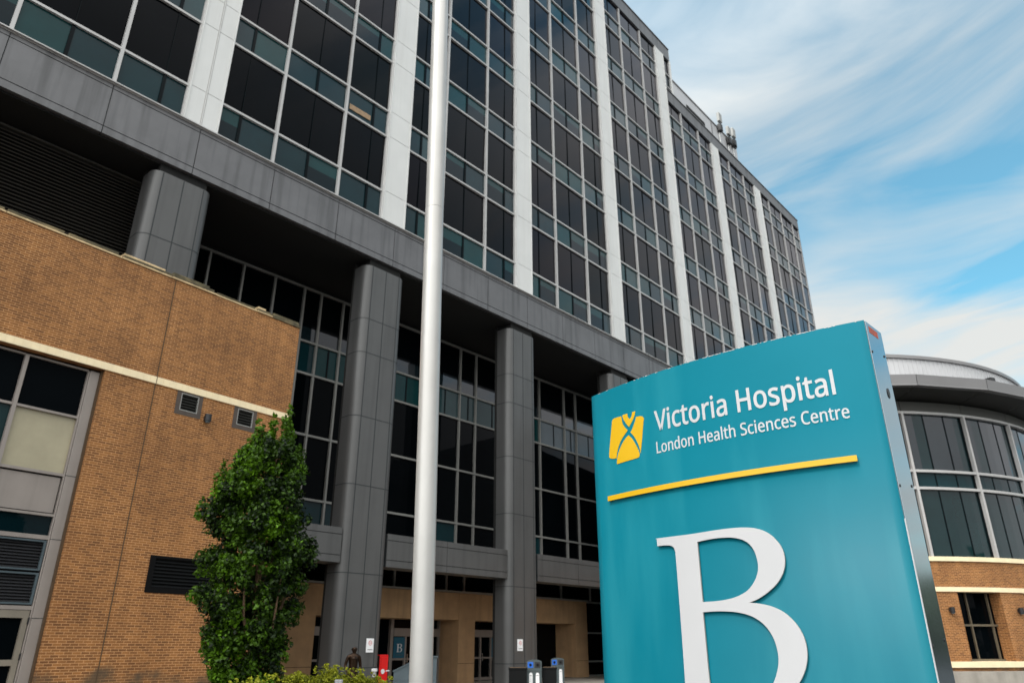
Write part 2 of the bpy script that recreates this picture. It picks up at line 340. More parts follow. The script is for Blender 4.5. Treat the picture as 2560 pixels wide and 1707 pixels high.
# body
b = MB(); b.box(LEFT - 1, ENDX - .02, .14, 30, 16.47, 43.6); b.box(LEFT - 1, HIX - .02, .141, 30, 43.6, 48.5)
b.build('core_wall', 'panel_dark', T)
def pane(w, x0, x1, z0, z1, mi, zc=None, tl=None):
    """a pane set very slightly out of true, so each mirrors its own bit of sky"""
    a, c = tl if tl else (rnd.uniform(-.016, .016), rnd.uniform(-.013, .013)); xc, zm = (x0 + x1) / 2, (z0 + z1) / 2 if zc is None else zc
    w.face([(x, .05 + a * (x - xc) + c * (z - zm), z) for x, z in ((x0, z0), (x1, z0), (x1, z1), (x0, z1))], mi)
def tower_window(xs, z0, z1, low):
    """one storey of one bay: short vision panes below (low) and tall dark panes above, then the frame as a sub-part"""
    w = MB(); f = MB()
    zb = min(z0 + SH, z1)
    for a, c in zip(xs[:-1], xs[1:]):
        x = a
        # interior column lines every 2.92 m show as dark bars
        cuts = [v for v in [xs[0] + .82 + 2.92 * q for q in range(0, 4)] if a + .2 < v < c - .2]
        edges = [a] + cuts + [c]
        for e0, e1 in zip(edges[:-1], edges[1:]):
            r = rnd.random()
            if low:
                r = r * .8
            h = zb - z0
            tl = (rnd.uniform(-.016, .016), rnd.uniform(-.013, .013)); zm = (z0 + zb) / 2
            if r < .30: pane(w, e0, e1, z0, zb, 2, zm, tl)
            elif r < .62:
                s_ = rnd.choice([.55, .62, .7]); pane(w, e0, e1, z0, z0 + h * s_, 3, zm, tl); pane(w, e0, e1, z0 + h * s_, zb, 1, zm, tl)
            elif r < .90: pane(w, e0, e1, z0, zb, 1, zm, tl)
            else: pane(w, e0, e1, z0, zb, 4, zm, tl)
        for v in cuts: w.box(v - .055, v + .055, .012, .08, z0, zb, 5)
        if z1 > zb + .05:
            pane(w, a, c, zb, z1, rnd.choice([0, 0, 6, 7]))
            for v in cuts: w.box(v - .010, v + .010, .012, .08, zb, z1, 5)
    o = w.build('window', ['g_dark', 'g_teal', 'g_mid', 'g_deep', 'g_blind_reflect', 'g_div', 'g_dark2', 'g_dark3'], T)
    hw = .045
    for x in xs[1:-1]: f.box(x - .055, x + .055, -.07, .1, z0, z1)
    for x, s_ in ((xs[0], 1), (xs[-1], -1)): f.box(x, x + s_ * .07, -.035, .1, z0, z1)
    f.box(xs[0], xs[-1], -.05, .1, z0 - hw, z0 + hw)
    if z1 > zb + .05: f.box(xs[0], xs[-1], -.05, .1, zb - hw, zb + hw)
    f.build('frame', 'mullion', o)
bays = []
for j in range(-3, 6):
    x0 = PL(j) + PW; x1 = PL(j + 1); bays.append([x0, x0 + 2.27, x0 + 5.20, x1])
x0 = PL(6) + PW; bays.append([x0, x0 + 2.22, x0 + 5.15, x0 + 8.08, ENDX])
for xs in bays:
    hi = xs[-1] < HIX
    for n in range(7 if hi else 6):
        z = Z0 + ST * n
        top = (47.32 if hi else 42.58)
        if z > top - .3: continue
        tower_window(xs, z, min(z + ST, top), n == 0)
for zz_, top in ((Z0 + ST * 6, 47.32), (Z0 + ST * 5 + 3.2, Z0 + ST * 6)):
    tower_window([PL(4) + PW, HIX], zz_, top, False)
m = MB(); m.face([(14.02, .012, 23.33), (15.15, .012, 23.35), (15.15, .012, 23.08), (14.02, .012, 23.05)]); m.build('ceiling_light', 'frost_lamp', T)
# pilasters
for j in range(-3, 7):
    p = MB(); x = PL(j); top = 47.32 if j <= 4 else 42.58
    z = Z0 - .06; cuts = [Z0 - .06]
    n = 0
    while True:
        for c in (Z0 + ST * n + SH, Z0 + ST * (n + 1)):
            if c < top - .2: cuts.append(c)
        n += 1
        if Z0 + ST * n > top: break
    cuts.append(top)
    wide = j in (-3, -2, -1, 0)
    for a, c in zip(cuts[:-1], cuts[1:]):
        if wide:
            p.box(x, x + .56, -.13, .12, a + .012, c - .012); p.box(x + .64, x + PW, -.13, .12, a + .012, c - .012)
        else:
            p.box(x, x + PW, -.13, .12, a + .012, c - .012)
    p.box(x + .01, x + PW - .01, -.118, .11, cuts[0] + .02, top - .02, 1)
    if wide: p.box(x + .585, x + .615, -.15, .0, cuts[0] + .02, top - .03)
    p.box(x - .02, x + .03, -.16, .1, cuts[0], top, 0)
    p.box(x + PW - .03, x + PW + .02, -.16, .1, cuts[0], top, 0)
    p.build('pilaster', ['white', 'joint_light'], T)
# grey spandrel over the open ground storeys, sill and parapets
s_ = MB(); s_.box(LEFT - 1, ENDX, -.02, .13, 16.5, 18.36, 1)
k = -11
while True:
    a = 2.25 + 2.93 * k; c = a + 2.93; k += 1
    if a > ENDX: break
    c = min(c, ENDX)
    if c < LEFT: continue
    for z_, y_ in (((16.45, 16.695), -.06), ((16.725, 18.165), -.06), ((18.195, 18.37), -.06)):
        s_.box(a + .014, c - .014, y_, .1, *z_)
s_.build('spandrel_band', ['panel', 'panel_dark'], T)
s_ = MB(); s_.box(LEFT - 1, ENDX + .03, -.17, .12, 18.375, 18.415); s_.box(LEFT - 1, ENDX + .02, -.09, .12, 18.34, 18.374); s_.build('sill', 'mullion', T)
s_ = MB(); 
k = 0
for (a0, a1, z0, z1) in ((LEFT - 1, HIX, 47.34, 48.65), (HIX - 1.1, ENDX, 42.60, 43.78)):
    x = a0
    while x < a1 - .01:
        c = min(x + 2.93, a1); s_.box(x + .008, c - .008, -.10, .12, z0, z1 - .07); x = c
    s_.box(a0, a1, -.085, .11, z0 + .02, z1 - .08, 1); s_.box(a0 - .02, a1 + .02, -.16, .3, z1 - .07, z1)
s_.build('parapet', ['panel', 'panel_dark'], T)
# raised block's end wall and corner post
s_ = MB(); s_.box(HIX, HIX + .14, -.05, 29, 43.8, 48.6); s_.box(HIX - .06, HIX + .16, -.10, .15, 43.8, 47.4); s_.build('end_wall', 'white', T)
s_ = MB(); s_.box(ENDX, ENDX + .12, -.04, 29.5, 16.5, 43.7); s_.build('end_wall', 'panel', T)
# plant room on the roof
s_ = MB(); s_.box(HIX + .3, 57.48, 2.5, 20, 43.65, 50.5); s_.box(57.52, 63.2, 2.5, 20, 43.65, 50.48); s_.box(HIX + .2, 63.3, 2.42, 2.7, 50.5, 50.62, 1); s_.box(57.4, 57.6, 2.46, 2.6, 43.7, 50.5, 1); s_.box(44.8, 63.2, 2.46, 2.56, 47.6, 47.66, 1)
ph = s_.build('plant_room', ['roof_metal', 'fascia'], T)
s_ = MB(); s_.box(52.3, 55.9, 2.44, 2.49, 48.3, 49.25); s_.build('vent_slot', 'black', ph)
# soffit
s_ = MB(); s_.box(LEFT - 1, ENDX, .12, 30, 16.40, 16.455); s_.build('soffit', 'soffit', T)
# columns
def col_profile(g=0):
    hw, r, P = .69 + .34, .34, []
    for t in range(0, 91, 10): a = R(180 + t); P.append((-.69 + math.cos(a) * (r + g), .34 + math.sin(a) * (r + g)))
    for t in range(0, 91, 10): a = R(270 + t); P.append((.69 + math.cos(a) * (r + g), .34 + math.sin(a) * (r + g)))
    P += [(hw + g, .78), (-hw - g, .78)]; return P
c_zs = [3.96, 7.07, 9.67, 12.27, 13.72]
def make_column():
    c = MB(); c.prism(col_profile(), 0.004, 16.12); o = c.build('column', 'column', T, smooth=False)
    for p in o.data.polygons:
        if abs(p.normal.z) < .5 and abs(p.normal.y) < 0.999 and abs(p.normal.x) < .999: p.use_smooth = True
    j = MB()
    for z in [.9] + c_zs: j.prism(col_profile(.004), z - .016, z + .016)
    for x in (-.69, 0, .69): j.box(x - .017, x + .017, -.005, .02, .02, 16.1)
    j.build('seam', 'panel_dark', o)
    j = MB(); j.box(-.98, .9, .785, .97, .003, 16.40); j.box(-.8, .8, .08, .78, 16.12, 16.40); j.build('core', 'black', o)
    return o
col0 = make_column()
for n, j in enumerate(range(-2, 8)):
    o = col0 if n == 0 else copy_tree(col0, T)
    o.location = (7.95 + 8.73 * j, .03, 0)
# recessed upper glazing
gx = [8.9, 9.9, 10.87, 12.33, 13.78, 15.23, 16.10, 17.29, 19.6, 22.52, 24.82, 25.99, 28.3, 31.26, 33.59, 34.75, 37.0, 39.9, 42.3, 43.5, 46, 48.9, 51.3, 52.5, 55, 58, 61, 64, 67, 70.4]
gz = [5.5, 7.04, 9.63, 12.24, 13.67, 16.14]
s_ = MB()
for i in range(len(gx) - 1):
    for q in range(5):
        mi = 0
        if q == 3 and gx[i] > 15: mi = 6 if 31 < gx[i] < 36.5 else (3 if 22 < gx[i] < 27 else rnd.choice([1, 1, 2]))  # paler panes carry painted reflections of sky and a bright building
        if q == 0: mi = rnd.choice([0, 2])
        s_.quad(gx[i], gx[i + 1], 3.92, gz[q], gz[q + 1], mi)
        if q == 4 and gx[i] > 15: s_.quad(gx[i] + .02, gx[i + 1] - .02, 3.915, 13.7, 14.35, 4)  # grey strip paints a soft reflection onto the glass
for i in range(len(gx) - 1):
    if gx[i] > 15 and gx[i + 1] - gx[i] > 1: s_.box(gx[i] * .42 + gx[i + 1] * .58 - .04, gx[i] * .42 + gx[i + 1] * .58 + .04, 3.90, 3.93, 12.24, 13.67, 5)
wg = s_.build('window_wall', ['g_dark', 'g_teal', 'g_mid', 'g_blind_reflect', 'g_rot2', 'g_div', 'g_reflect'], T)
f = MB()
for x in gx: f.box(x - .04, x + .04, 3.80, 3.95, 5.5, 16.14)
for z in gz[1:]: f.box(gx[0], gx[-1], 3.82, 3.945, z - .045, z + .045)
f.build('frame', 'mullion_dim', wg)
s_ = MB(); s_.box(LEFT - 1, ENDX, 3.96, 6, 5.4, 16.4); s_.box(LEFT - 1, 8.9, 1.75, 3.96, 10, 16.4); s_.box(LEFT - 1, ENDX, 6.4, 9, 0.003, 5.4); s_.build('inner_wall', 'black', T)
# louvre wall at the left, above the brick building
s_ = MB(); z = 10.9
while z < 16.3:
    s_.face([(LEFT, 1.60, z), (7.4, 1.60, z), (7.4, 1.56, z + .02), (LEFT, 1.56, z + .02)])
    s_.face([(LEFT, 1.56, z + .02), (7.4, 1.56, z + .02), (7.4, 1.70, z + .10), (LEFT, 1.70, z + .10)])
    s_.face([(LEFT, 1.60, z), (LEFT, 1.56, z + .02), (LEFT, 1.70, z + .10)])
    z += .125
s_.box(LEFT, 7.4, 1.55, 1.74, 16.28, 16.34); s_.build('louvre', 'louvre', T)
# canopy band between the columns
for j in range(-1, 4):
    a = 7.95 + 8.73 * j + 1.02; c = a + 8.73 - 2.04
    s_ = MB(); s_.box(a, c, .13, .9, 4.30, 5.45, 1)
    mid = [a, a + (c - a) * .46, c]
    for x0_, x1_ in zip(mid[:-1], mid[1:]):
        for z_ in ((4.28, 4.515), (4.54, 5.225), (5.25, 5.47)): s_.box(x0_ + .01, x1_ - .01, .10, .95, *z_)
    s_.build('canopy_band', ['column', 'panel_dark'], T)
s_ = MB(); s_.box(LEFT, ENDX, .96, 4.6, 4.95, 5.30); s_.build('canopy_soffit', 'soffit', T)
# beige entrance wall: header, piers, cap
s_ = MB(); s_.box(12.4, 35.59, 4.2, 5.5, 2.70, 3.90)
s_.build('entrance_header', 'beige', T, bevel=.02)
for a, c in ((12.4, 17.64), (25.50, 26.58), (34.50, 35.60)):
    s_ = MB(); s_.box(a, c, 4.17, 5.6, 0.005, 3.905); o = s_.build('entrance_pier', 'beige', T, bevel=.02)
    s_ = MB(); s_.box(a + .0, c, 4.165, 4.2, .83, .85); s_.build('seam', 'mortar_joint', o)
s_ = MB(); s_.box(12.3, 35.7, 4.1, 5.6, 3.91, 3.985); s_.build('entrance_cap', 'mullion_dim', T)
s_ = MB(); s_.quad(8, ENDX, 4.75, 3.99, 5.2, 0); o = s_.build('clerestory', ['g_dark'], T)
f = MB()
for x in (19.3, 21.9, 25.1, 26.29, 29, 31.58, 33.96, 36.7, 39.4): f.box(x - .05, x + .05, 4.66, 4.76, 3.99, 4.95)
f.build('frame', 'mullion_dim', o)
s_ = MB(); s_.quad(35.6, ENDX, 4.9, 0, 5.0); o = s_.build('lobby_glass', 'g_dark', T)
f = MB()
for z in (.04, .77, 2.27, 3.93): f.box(35.62, ENDX, 4.8, 4.92, z - .04, z + .04)
for x in (39.4, 43, 47, 51): f.box(x - .04, x + .04, 4.79, 4.93, 0, 4.9)
f.build('frame', 'mullion_dim', o)
# doors
def door(x0, x1, splits, name='entrance_door'):
    s_ = MB(); s_.quad(x0, x1, 5.56, .05, 2.0, 0); s_.quad(x0, x1, 5.58, 2.33, 2.7, 0); o = s_.build(name, ['g_dark'], T)
    f = MB(); f.box(x0, x0 + .16, 5.44, 5.6, 0.004, 2.7); f.box(x1 - .08, x1, 5.44, 5.6, 0.004, 2.7); f.box(x0 + .16, x1 - .08, 5.40, 5.58, 1.99, 2.33)
    for x in splits: f.box(x - .05, x + .05, 5.47, 5.6, 0.004, 1.99)
    f.box(x0 + .16, x1 - .08, 5.49, 5.59, 1.0, 1.08); f.box(x0 + .16, x1 - .08, 5.50, 5.59, .03, .16)
    f.build('frame', 'storefront', o)
    h = MB()
    for x in splits[:2]: h.box(x + .09, x + .12, 5.42, 5.45, .9, 1.25); h.box(x + .09, x + .12, 5.44, 5.50, .92, .95); h.box(x + .09, x + .12, 5.44, 5.50, 1.2, 1.23)
    h.build('handle', 'bolt', o); return o
door(22.50, 25.50, (23.42, 24.45)); door(26.6, 29.95, (28.32, 29.08)); door(17.9, 20.6, (19.2,))
s_ = MB(); s_.box(25.0, 25.14, 5.36, 5.5, .95, 1.12); 
for a_, c_ in ((20.6, 22.5), (29.95, 34.5)): s_ = MB(); s_.quad(a_, c_, 5.62, 0, 2.7); s_.build('entrance_glass', 'g_dark', T)

# notices on the columns, posters in the doors
def rectangle_notice(u, z0, w, h, label):
    n = thing('notice_sign', label, 'sign', A_LOC + Matrix.Rotation(A_ROT, 3, 'Z') @ Vector((u, .0, z0)), A_ROT, 'white notices on the columns')
    m = MB(); m.box(0, w, -.008, .026, 0, h); o = m.build('board', 'paper', n, bevel=.006)
    m = MB(); m.tube([(w * .5 + math.cos(a) * w * .22, -.0095, h * .68 + math.sin(a) * w * .22) for a in [math.pi * 2 * i / 16 for i in range(17)]], .008, 5, 0, False)
    m.box(w * .36, w * .64, -.0135, -.008, h * .66, h * .70); m.build('symbol', 'ink_red', n)
    m = MB(); m.box(w * .15, w * .85, -.0105, -.008, h * .18, h * .22); m.build('lettering', 'ink', n)
rectangle_notice(16.99, 1.38, .31, .45, 'white no smoking notice on the column behind the bronze statue')
rectangle_notice(24.93, 1.39, .33, .46, 'white notice on the column above the recycling bin, right of the flagpole')

# ------------------------------------------------------------------ brick building at the left
B = thing('brick_building', 'buff brick building with cream stone band in front of the tower at the left', 'building', B_LOC, B_ROT)
s_ = MB(); WX = -14.0; WR = 14.2
# wall face with openings: storefront (x<8.18, z<8.52); vents
def wall_with_holes(mb, x0, x1, z0, z1, holes, y, th):
    xs = sorted({x0, x1, *[h[0] for h in holes], *[h[1] for h in holes]}); zs = sorted({z0, z1, *[h[2] for h in holes], *[h[3] for h in holes]})
    for i in range(len(xs) - 1):
        for k in range(len(zs) - 1):
            cx, cz = (xs[i] + xs[i + 1]) / 2, (zs[k] + zs[k + 1]) / 2
            if any(h[0] < cx < h[1] and h[2] < cz < h[3] for h in holes): continue
            mb.quad(xs[i], xs[i + 1], y, zs[k], zs[k + 1])
    for (a, c, d, e) in holes:
        mb.face([(a, y, d), (a, y + th, d), (a, y + th, e), (a, y, e)]); mb.face([(c, y + th, d), (c, y, d), (c, y, e), (c, y + th, e)])
        mb.face([(a, y, e), (a, y + th, e), (c, y + th, e), (c, y, e)]); mb.face([(a, y + th, d), (a, y, d), (c, y, d), (c, y + th, d)])
holes = [(WX + .5, 8.18, 0, 8.52), (10.38, 12.75, 2.9, 3.86), (10.28, 11.10, 7.82, 8.50), (12.17, 12.99, 7.82, 8.50)]
wall_with_holes(s_, WX, WR, 0, 11.86, holes, 0, .30)
s_.face([(WR, 0, 0), (WR, 9, 0), (WR, 9, 11.86), (WR, 0, 11.86)]); s_.face([(WX, 9, 0), (WX, 0, 0), (WX, 0, 11.86), (WX, 9, 11.86)])
s_.face([(WX, 0, 11.86), (WR, 0, 11.86), (WR, 1.2, 11.86), (WX, 1.2, 11.86)])
s_.build('wall', 'brick', B)
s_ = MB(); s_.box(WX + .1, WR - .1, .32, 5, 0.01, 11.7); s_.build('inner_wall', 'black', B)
# coping of separate weathered stones
s_ = MB(); x = WX; rc = random.Random(5)
while x < WR:
    w_ = rc.choice([.9, 1.2, 1.5, .62]); c = min(x + w_, WR + .03); o_ = rc.uniform(-.02, .02)
    s_.box(x + .006, c - .006, -.04 + o_, .45, 11.862, 11.915, 0 if rc.random() < .7 else 1)
    s_.box(x + .02, c - rc.uniform(.02, .12), -.03 + o_, .42, 11.917, 11.99 + rc.uniform(-.01, .02), 1)
    if rc.random() < .7: s_.box(x + .04, c - rc.uniform(.04, .3), .0 + o_, .4, 11.992, 12.06 + rc.uniform(-.015, .03), 1 if rc.random() < .8 else 0)
    x = c
s_.build('coping', ['coping', 'moss'], B, bevel=.012)
s_ = MB(); x = WX
while x < WR:
    c = min(x + .195, WR + .02); s_.box(x + .002, c - .002, -.035, .2, 8.523, 8.722); x = c
s_.box(WX, WR + .015, -.03, .19, 8.526, 8.718, 0); s_.build('stone_band', 'stone', B)
s_ = MB(); s_.box(9.577, 9.608, -.003, .03, 0, 8.52); s_.box(9.577, 9.608, -.003, .03, 8.723, 11.86); s_.box(9.583, 9.602, -.038, 0, 8.524, 8.72); s_.build('control_joint', 'mortar_joint', B)
def vent(x0, x1, z0, z1, fr, inner, fm, lm, pitch):
    m = MB(); m.box(x0, x1, -.012, .1, z0, z0 + fr); m.box(x0, x1, -.012, .1, z1 - fr * .35, z1); m.box(x0, x0 + fr, -.0125, .1, z0, z1); m.box(x1 - fr, x1, -.0125, .1, z0, z1)
    o = m.build('vent', fm, B)
    m = MB(); a, c, d, e = x0 + fr, x1 - fr, z0 + fr, z1 - fr * .35
    for q in ((a, a + inner, d, e), (c - inner, c, d, e)): m.box(q[0], q[1], -.018, .05, q[2], q[3])
    m.box(a + inner, c - inner, -.018, .05, d, d + inner); m.box(a + inner, c - inner, -.018, .05, e - inner, e); m.build('frame', lm, o)
    m = MB(); z = d + inner
    while z < e - inner:
        m.face([(a, .0, z), (c, .0, z), (c, .06, z + pitch * .8), (a, .06, z + pitch * .8)]); m.face([(a, .0, z), (a, .012, z - .01), (c, .012, z - .01), (c, 0, z)]); z += pitch
    m.box(a, c, .07, .08, d, e, 1); m.build('louvre', ['black_plastic' if lm != 'mullion_dim' else 'eave', 'black'], o)
vent(10.28, 11.10, 7.82, 8.515, .13, .025, 'vent_frame', 'mullion_dim', .085)
vent(12.17, 12.99, 7.82, 8.515, .13, .025, 'vent_frame', 'mullion_dim', .085)
vent(10.38, 12.75, 2.90, 3.86, .14, .02, 'louvre_blk', 'louvre_blk', .09)
def wall_lamp(name, loc, rz, label, grp):
    w = thing(name, label, 'wall lamp', loc, rz, grp)
    m = MB(); m.box(-.06, .06, -.05, .0, .02, .14); m.build('bracket', 'rubber', w)
    m = MB(); m.prism([(.1 * math.cos(2 * math.pi * i / 16), -.13 + .1 * math.sin(2 * math.pi * i / 16)) for i in range(16)], -.02, .19); m.build('shade', 'rubber', w, bevel=.02)
    m = MB(); m.prism([(.07 * math.cos(2 * math.pi * i / 16), -.13 + .07 * math.sin(2 * math.pi * i / 16)) for i in range(16)], -.06, -.021); m.build('lens', 'slate', w, bevel=.01)
wall_lamp('wall_lamp', B_LOC + Matrix.Rotation(B_ROT, 3, 'Z') @ Vector((11.28, 0, 7.80)), B_ROT, 'small black wall lamp between two vents below the cream stone band', None)
# recessed storefront
fx = [WX + .5, -9.6, -6.6, -3.6, -.6, 2.3, 4.3, 6.34, 7.86]
m = MB(); m.box(7.88, 8.13, .16, .3, 0.01, 8.45); m.box(7.84, 7.875, .18, .3, 0.01, 8.44); jb = m.build('jamb', 'storefront', B, bevel=.012)
for z in (2.2, 4.02, 5.60): m = MB(); m.box(7.875, 8.135, .155, .2, z - .007, z + .007); m.build('seam', 'panel_dark', jb)
m = MB(); m.box(8.13, 8.18, .1, .3, 0.01, 8.5); m.build('sealant', 'mortar_joint', B)
rows = [(7.16, 8.42), (5.64, 7.10), (4.62, 5.56), (4.10, 4.56)]
for i in range(len(fx) - 1):
    a, c = fx[i] + .045, fx[i + 1] - .045
    if i == len(fx) - 2: c = 7.84
    w = MB(); w.quad(a, c, .27, *rows[0], 0); w.quad(a, c, .27, *rows[1], 1 if i == len(fx) - 2 else 2); w.quad(a, c, .27, *rows[3], 3)
    w.box(a + .03, c - .03, .245, .28, rows[2][0] + .03, rows[2][1] - .03, 4)
    o = w.build('window', ['g_dark', 'g_frost', 'g_rot', 'g_deep', 'storefront'], B)
    f = MB(); f.box(a - .09, a, .17, .3, 2.4, 8.44)
    for z0, z1 in ((8.42, 8.46), (7.10, 7.16), (5.57, 5.64), (4.56, 4.62), (4.0, 4.10), (2.38, 2.47)): f.box(a, c, .19, .3, z0, z1)
    f.build('frame', 'storefront', o)
    for z0, z1 in ((2.50, 3.22), (3.27, 3.98)):
        l = MB(); l.box(a + .02, a + .07, .2, .29, z0, z1); l.box(c - .07, c - .02, .2, .29, z0, z1); l.box(a + .07, c - .07, .2, .29, z0, z0 + .04); l.box(a + .07, c - .07, .2, .29, z1 - .04, z1)
        z = z0 + .05
        while z < z1 - .05:
            l.face([(a + .05, .23, z), (c - .05, .23, z), (c - .05, .285, z + .06), (a + .05, .285, z + .06)], 1); z += .07
        l.box(a + .05, c - .05, .286, .29, z0, z1, 2); l.build('louvre', ['slate', 'rubber', 'black'], B)
    if i in (len(fx) - 2, len(fx) - 4):
        d = MB(); d.quad(a + .1, c - .12, .27, 1.3, 2.2, 0); d.quad(a + .1, c - .12, .27, .2, 1.17, 0); o = d.build('door', ['g_dark'], B)
        f = MB(); f.box(a, a + .12, .2, .28, .02, 2.37); f.box(c - .14, c - .02, .2, .28, .02, 2.37); f.box(a + .12, c - .14, .2, .28, 2.20, 2.37); f.box(a + .12, c - .14, .205, .28, 1.17, 1.3); f.box(a + .12, c - .14, .2, .28, .02, .22); f.build('frame', 'door_frame', o)
        h = MB()
        for z in (2.14, 1.36, .4): h.box(c - .03, c + .0, .17, .2, z - .07, z + .07)
        h.build('hinge', 'rubber', o)
    else:
        d = MB(); d.quad(a, c, .27, .1, 2.37, 0); d.build('window', ['g_dark'], B)

# ------------------------------------------------------------------ rotunda at the right
RC = Vector((16.476, 45.089, 0)); RR = 13.77
Q = thing('rotunda', 'round brick rotunda with curved glass wall and overhanging metal roof, right of the blue sign', 'building', RC, 0)
T0, T1 = -8.0, 100.0
# openings at ground storey: slanted reveals
wins = [(7.42 + 14.0 * i, 15.9 + 14.0 * i) for i in range(0, 6)]
s_ = MB(); s_.arcbox(13.2, RR, T0, T1, 3.82, 4.84)
segs = [T0] + [v for w in wins for v in w] + [T1]
for a, c in zip(segs[0::2], segs[1::2]): s_.arcbox(13.15, RR, a, c, 1.02, 3.64)
s_.build('wall', 'brick', Q)
s_ = MB(); s_.arcbox(13.1, RR + .045, T0, T1, 3.64, 3.82); s_.build('stone_band', 'stone', Q)
s_ = MB(); s_.arcbox(13.1, RR + .07, T0, T1, 4.84, 5.02); s_.build('sill_band', 'stone', Q)
s_ = MB(); s_.arcbox(13.1, RR + .08, T0, T1, .80, 1.02); s_.build('base_ledge', 'stone', Q)
s_ = MB(); s_.arcbox(13.1, RR + .02, T0, T1, .005, .80); s_.build('base_wall', 'brick', Q)
s_ = MB()
def P(r, t, z): return (r * math.sin(R(t)), -r * math.cos(R(t)), z)
back = []
pts = [P(13.05, T0 + (T1 - T0) * i / 30, 0) for i in range(31)]
dirA = Vector((math.sin(AZ), math.cos(AZ), 0)); 
p_last = Vector(pts[-1]) + NA * 8; p_first = Vector(pts[0]) + NA * 11
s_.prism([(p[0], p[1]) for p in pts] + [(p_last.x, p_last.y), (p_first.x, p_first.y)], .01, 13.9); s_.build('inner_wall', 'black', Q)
for p0_, dl, sg in ((Vector(P(RR, T0, 0)), 11, -1), (Vector(P(RR, T1, 0)), 8, 1)):
    nx = Vector((dirA.x, dirA.y, 0)) * .3 * sg
    q_ = [p0_, p0_ + NA * dl, p0_ + NA * dl - nx, p0_ - nx]
    q_ = [(v.x, v.y) for v in q_]
    if sg > 0: q_ = [(v[0] + nx.x, v[1] + nx.y) for v in q_][::-1]
    m = MB(); m.prism(q_, .01, 4.84); m.build('side_wall', 'brick', Q)
    m = MB(); m.prism(q_, 4.85, 13.95); m.build('side_cladding', 'column', Q)
for (a, c) in wins:
    w = MB(); n_ = 4
    for k in range(n_):
        u, v = a + .0 + (c + 1.2 - a) * k / n_, a + (c + 1.2 - a) * (k + 1) / n_
        w.face([P(13.25, u, 1.02), P(13.25, v, 1.02), P(13.25, v, 3.64), P(13.25, u, 3.64)], 0)
    o = w.build('window', ['g_dark'], Q)
    f = MB()
    for t in (a + .9, a + 3.0, a + 7.45, c + .9): f.arcbox(13.24, 13.34, t - .10, t + .10, 1.04, 3.62, n=1)
    f.arcbox(13.245, 13.33, a, c + 1, 2.33, 2.41); f.arcbox(13.245, 13.33, a, c + 1, 1.02, 1.10); f.build('frame', 'frame_brown', o)
    rv = MB(); # slanted brick reveal on the right
# upper glazing
um = [4.34 - 13.2 + 13.2 * i for i in range(0, 9)]
for a, c in zip(um[:-1], um[1:]):
    a_ = max(a, T0)
    if c > T1: c = T1
    w = MB(); th = [a_ + (c - a_) * q / 3 for q in range(4)]
    for q in range(3):
        for n_ in range(2):
            u, v = th[q] + (th[q + 1] - th[q]) * n_ / 2, th[q] + (th[q + 1] - th[q]) * (n_ + 1) / 2
            for (z0, z1, mi) in ((5.02, 7.9, 0), (7.9, 8.6, 2), (8.6, 11.3, rnd.choice([0, 1]))):
                w.face([P(13.62, u, z0), P(13.62, v, z0), P(13.62, v, z1), P(13.62, u, z1)], mi)
    o = w.build('window', ['g_rot', 'g_rot2', 'g_mid'], Q)
    f = MB(); f.arcbox(13.55, 13.80, a_ - .22, a_ + .22, 5.02, 11.32, n=1)
    for z in (7.88, 8.63): f.arcbox(13.6, 13.78, a_ + .22, c - .22, z - .055, z + .055)
    f.arcbox(13.6, 13.79, a_ + .22, c - .22, 11.22, 11.33); f.build('frame', 'mullion', o)
    j = MB()
    for q in (1, 2): j.arcbox(13.6, 13.635, th[q] - .12, th[q] + .12, 5.02, 11.22, n=1)
    j.arcbox(13.6, 13.64, c - .75, c - .22, 5.02, 11.22, n=1); j.build('glazing_joint', 'g_div', o)
s_ = MB(); 
for a, c in zip(um[:-1], um[1:]): s_.arcbox(13.3, 13.72, max(a, T0) + .06, min(c, T1) - .06, 11.34, 11.8, n=6)
s_.arcbox(13.3, 13.69, T0, T1, 11.34, 11.8, 1); s_.build('head_panel', ['head', 'panel_dark'], Q)
# facetted eaves: fascia, soffit, drum roof
fv = [4.27 - 13.2 + 13.2 * i for i in range(0, 9)]
s_ = MB(); so_ = MB()
RF = 15.36
for a, c in zip(fv[:-1], fv[1:]):
    g_ = .05
    A_, C_ = a + g_, c - g_
    s_.face([P(RF - .05, A_, 12.08), P(RF - .05, C_, 12.08), P(RF, C_, 12.51), P(RF, A_, 12.51)])
    s_.face([P(RF, A_, 12.51), P(RF, C_, 12.51), P(13.4, C_, 12.6), P(13.4, A_, 12.6)])
    s_.face([P(RF - .02, A_, 12.02), P(RF - .02, C_, 12.02), P(RF - .02, C_, 12.08), P(RF - .02, A_, 12.08)])
    s_.face([P(RF - .3, A_, 12.02), P(RF - .3, C_, 12.02), P(RF - .02, C_, 12.02), P(RF - .02, A_, 12.02)])
    so_.face([P(13.3, A_, 11.78), P(13.3, C_, 11.78), P(RF - .12, C_, 12.06), P(RF - .12, A_, 12.06)])
    s_.face([P(RF - .06, a - g_, 12.03), P(RF - .06, a + g_, 12.03), P(RF - .015, a + g_, 12.50), P(RF - .015, a - g_, 12.50)], 1)
    so_.face([P(13.3, a - g_, 11.80), P(13.3, a + g_, 11.80), P(RF - .12, a + g_, 12.08), P(RF - .12, a - g_, 12.08)], 1)
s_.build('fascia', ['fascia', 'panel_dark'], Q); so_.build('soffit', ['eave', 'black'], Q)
s_ = MB(); t = fv[0]
while t < fv[-1]:
    s_.arcbox(13.3, 13.57, t, t + 1.0, 12.4, 13.95, n=1); s_.arcbox(13.3, 13.59, t + .35, t + .62, 12.4, 13.95, n=1); t += 1.0
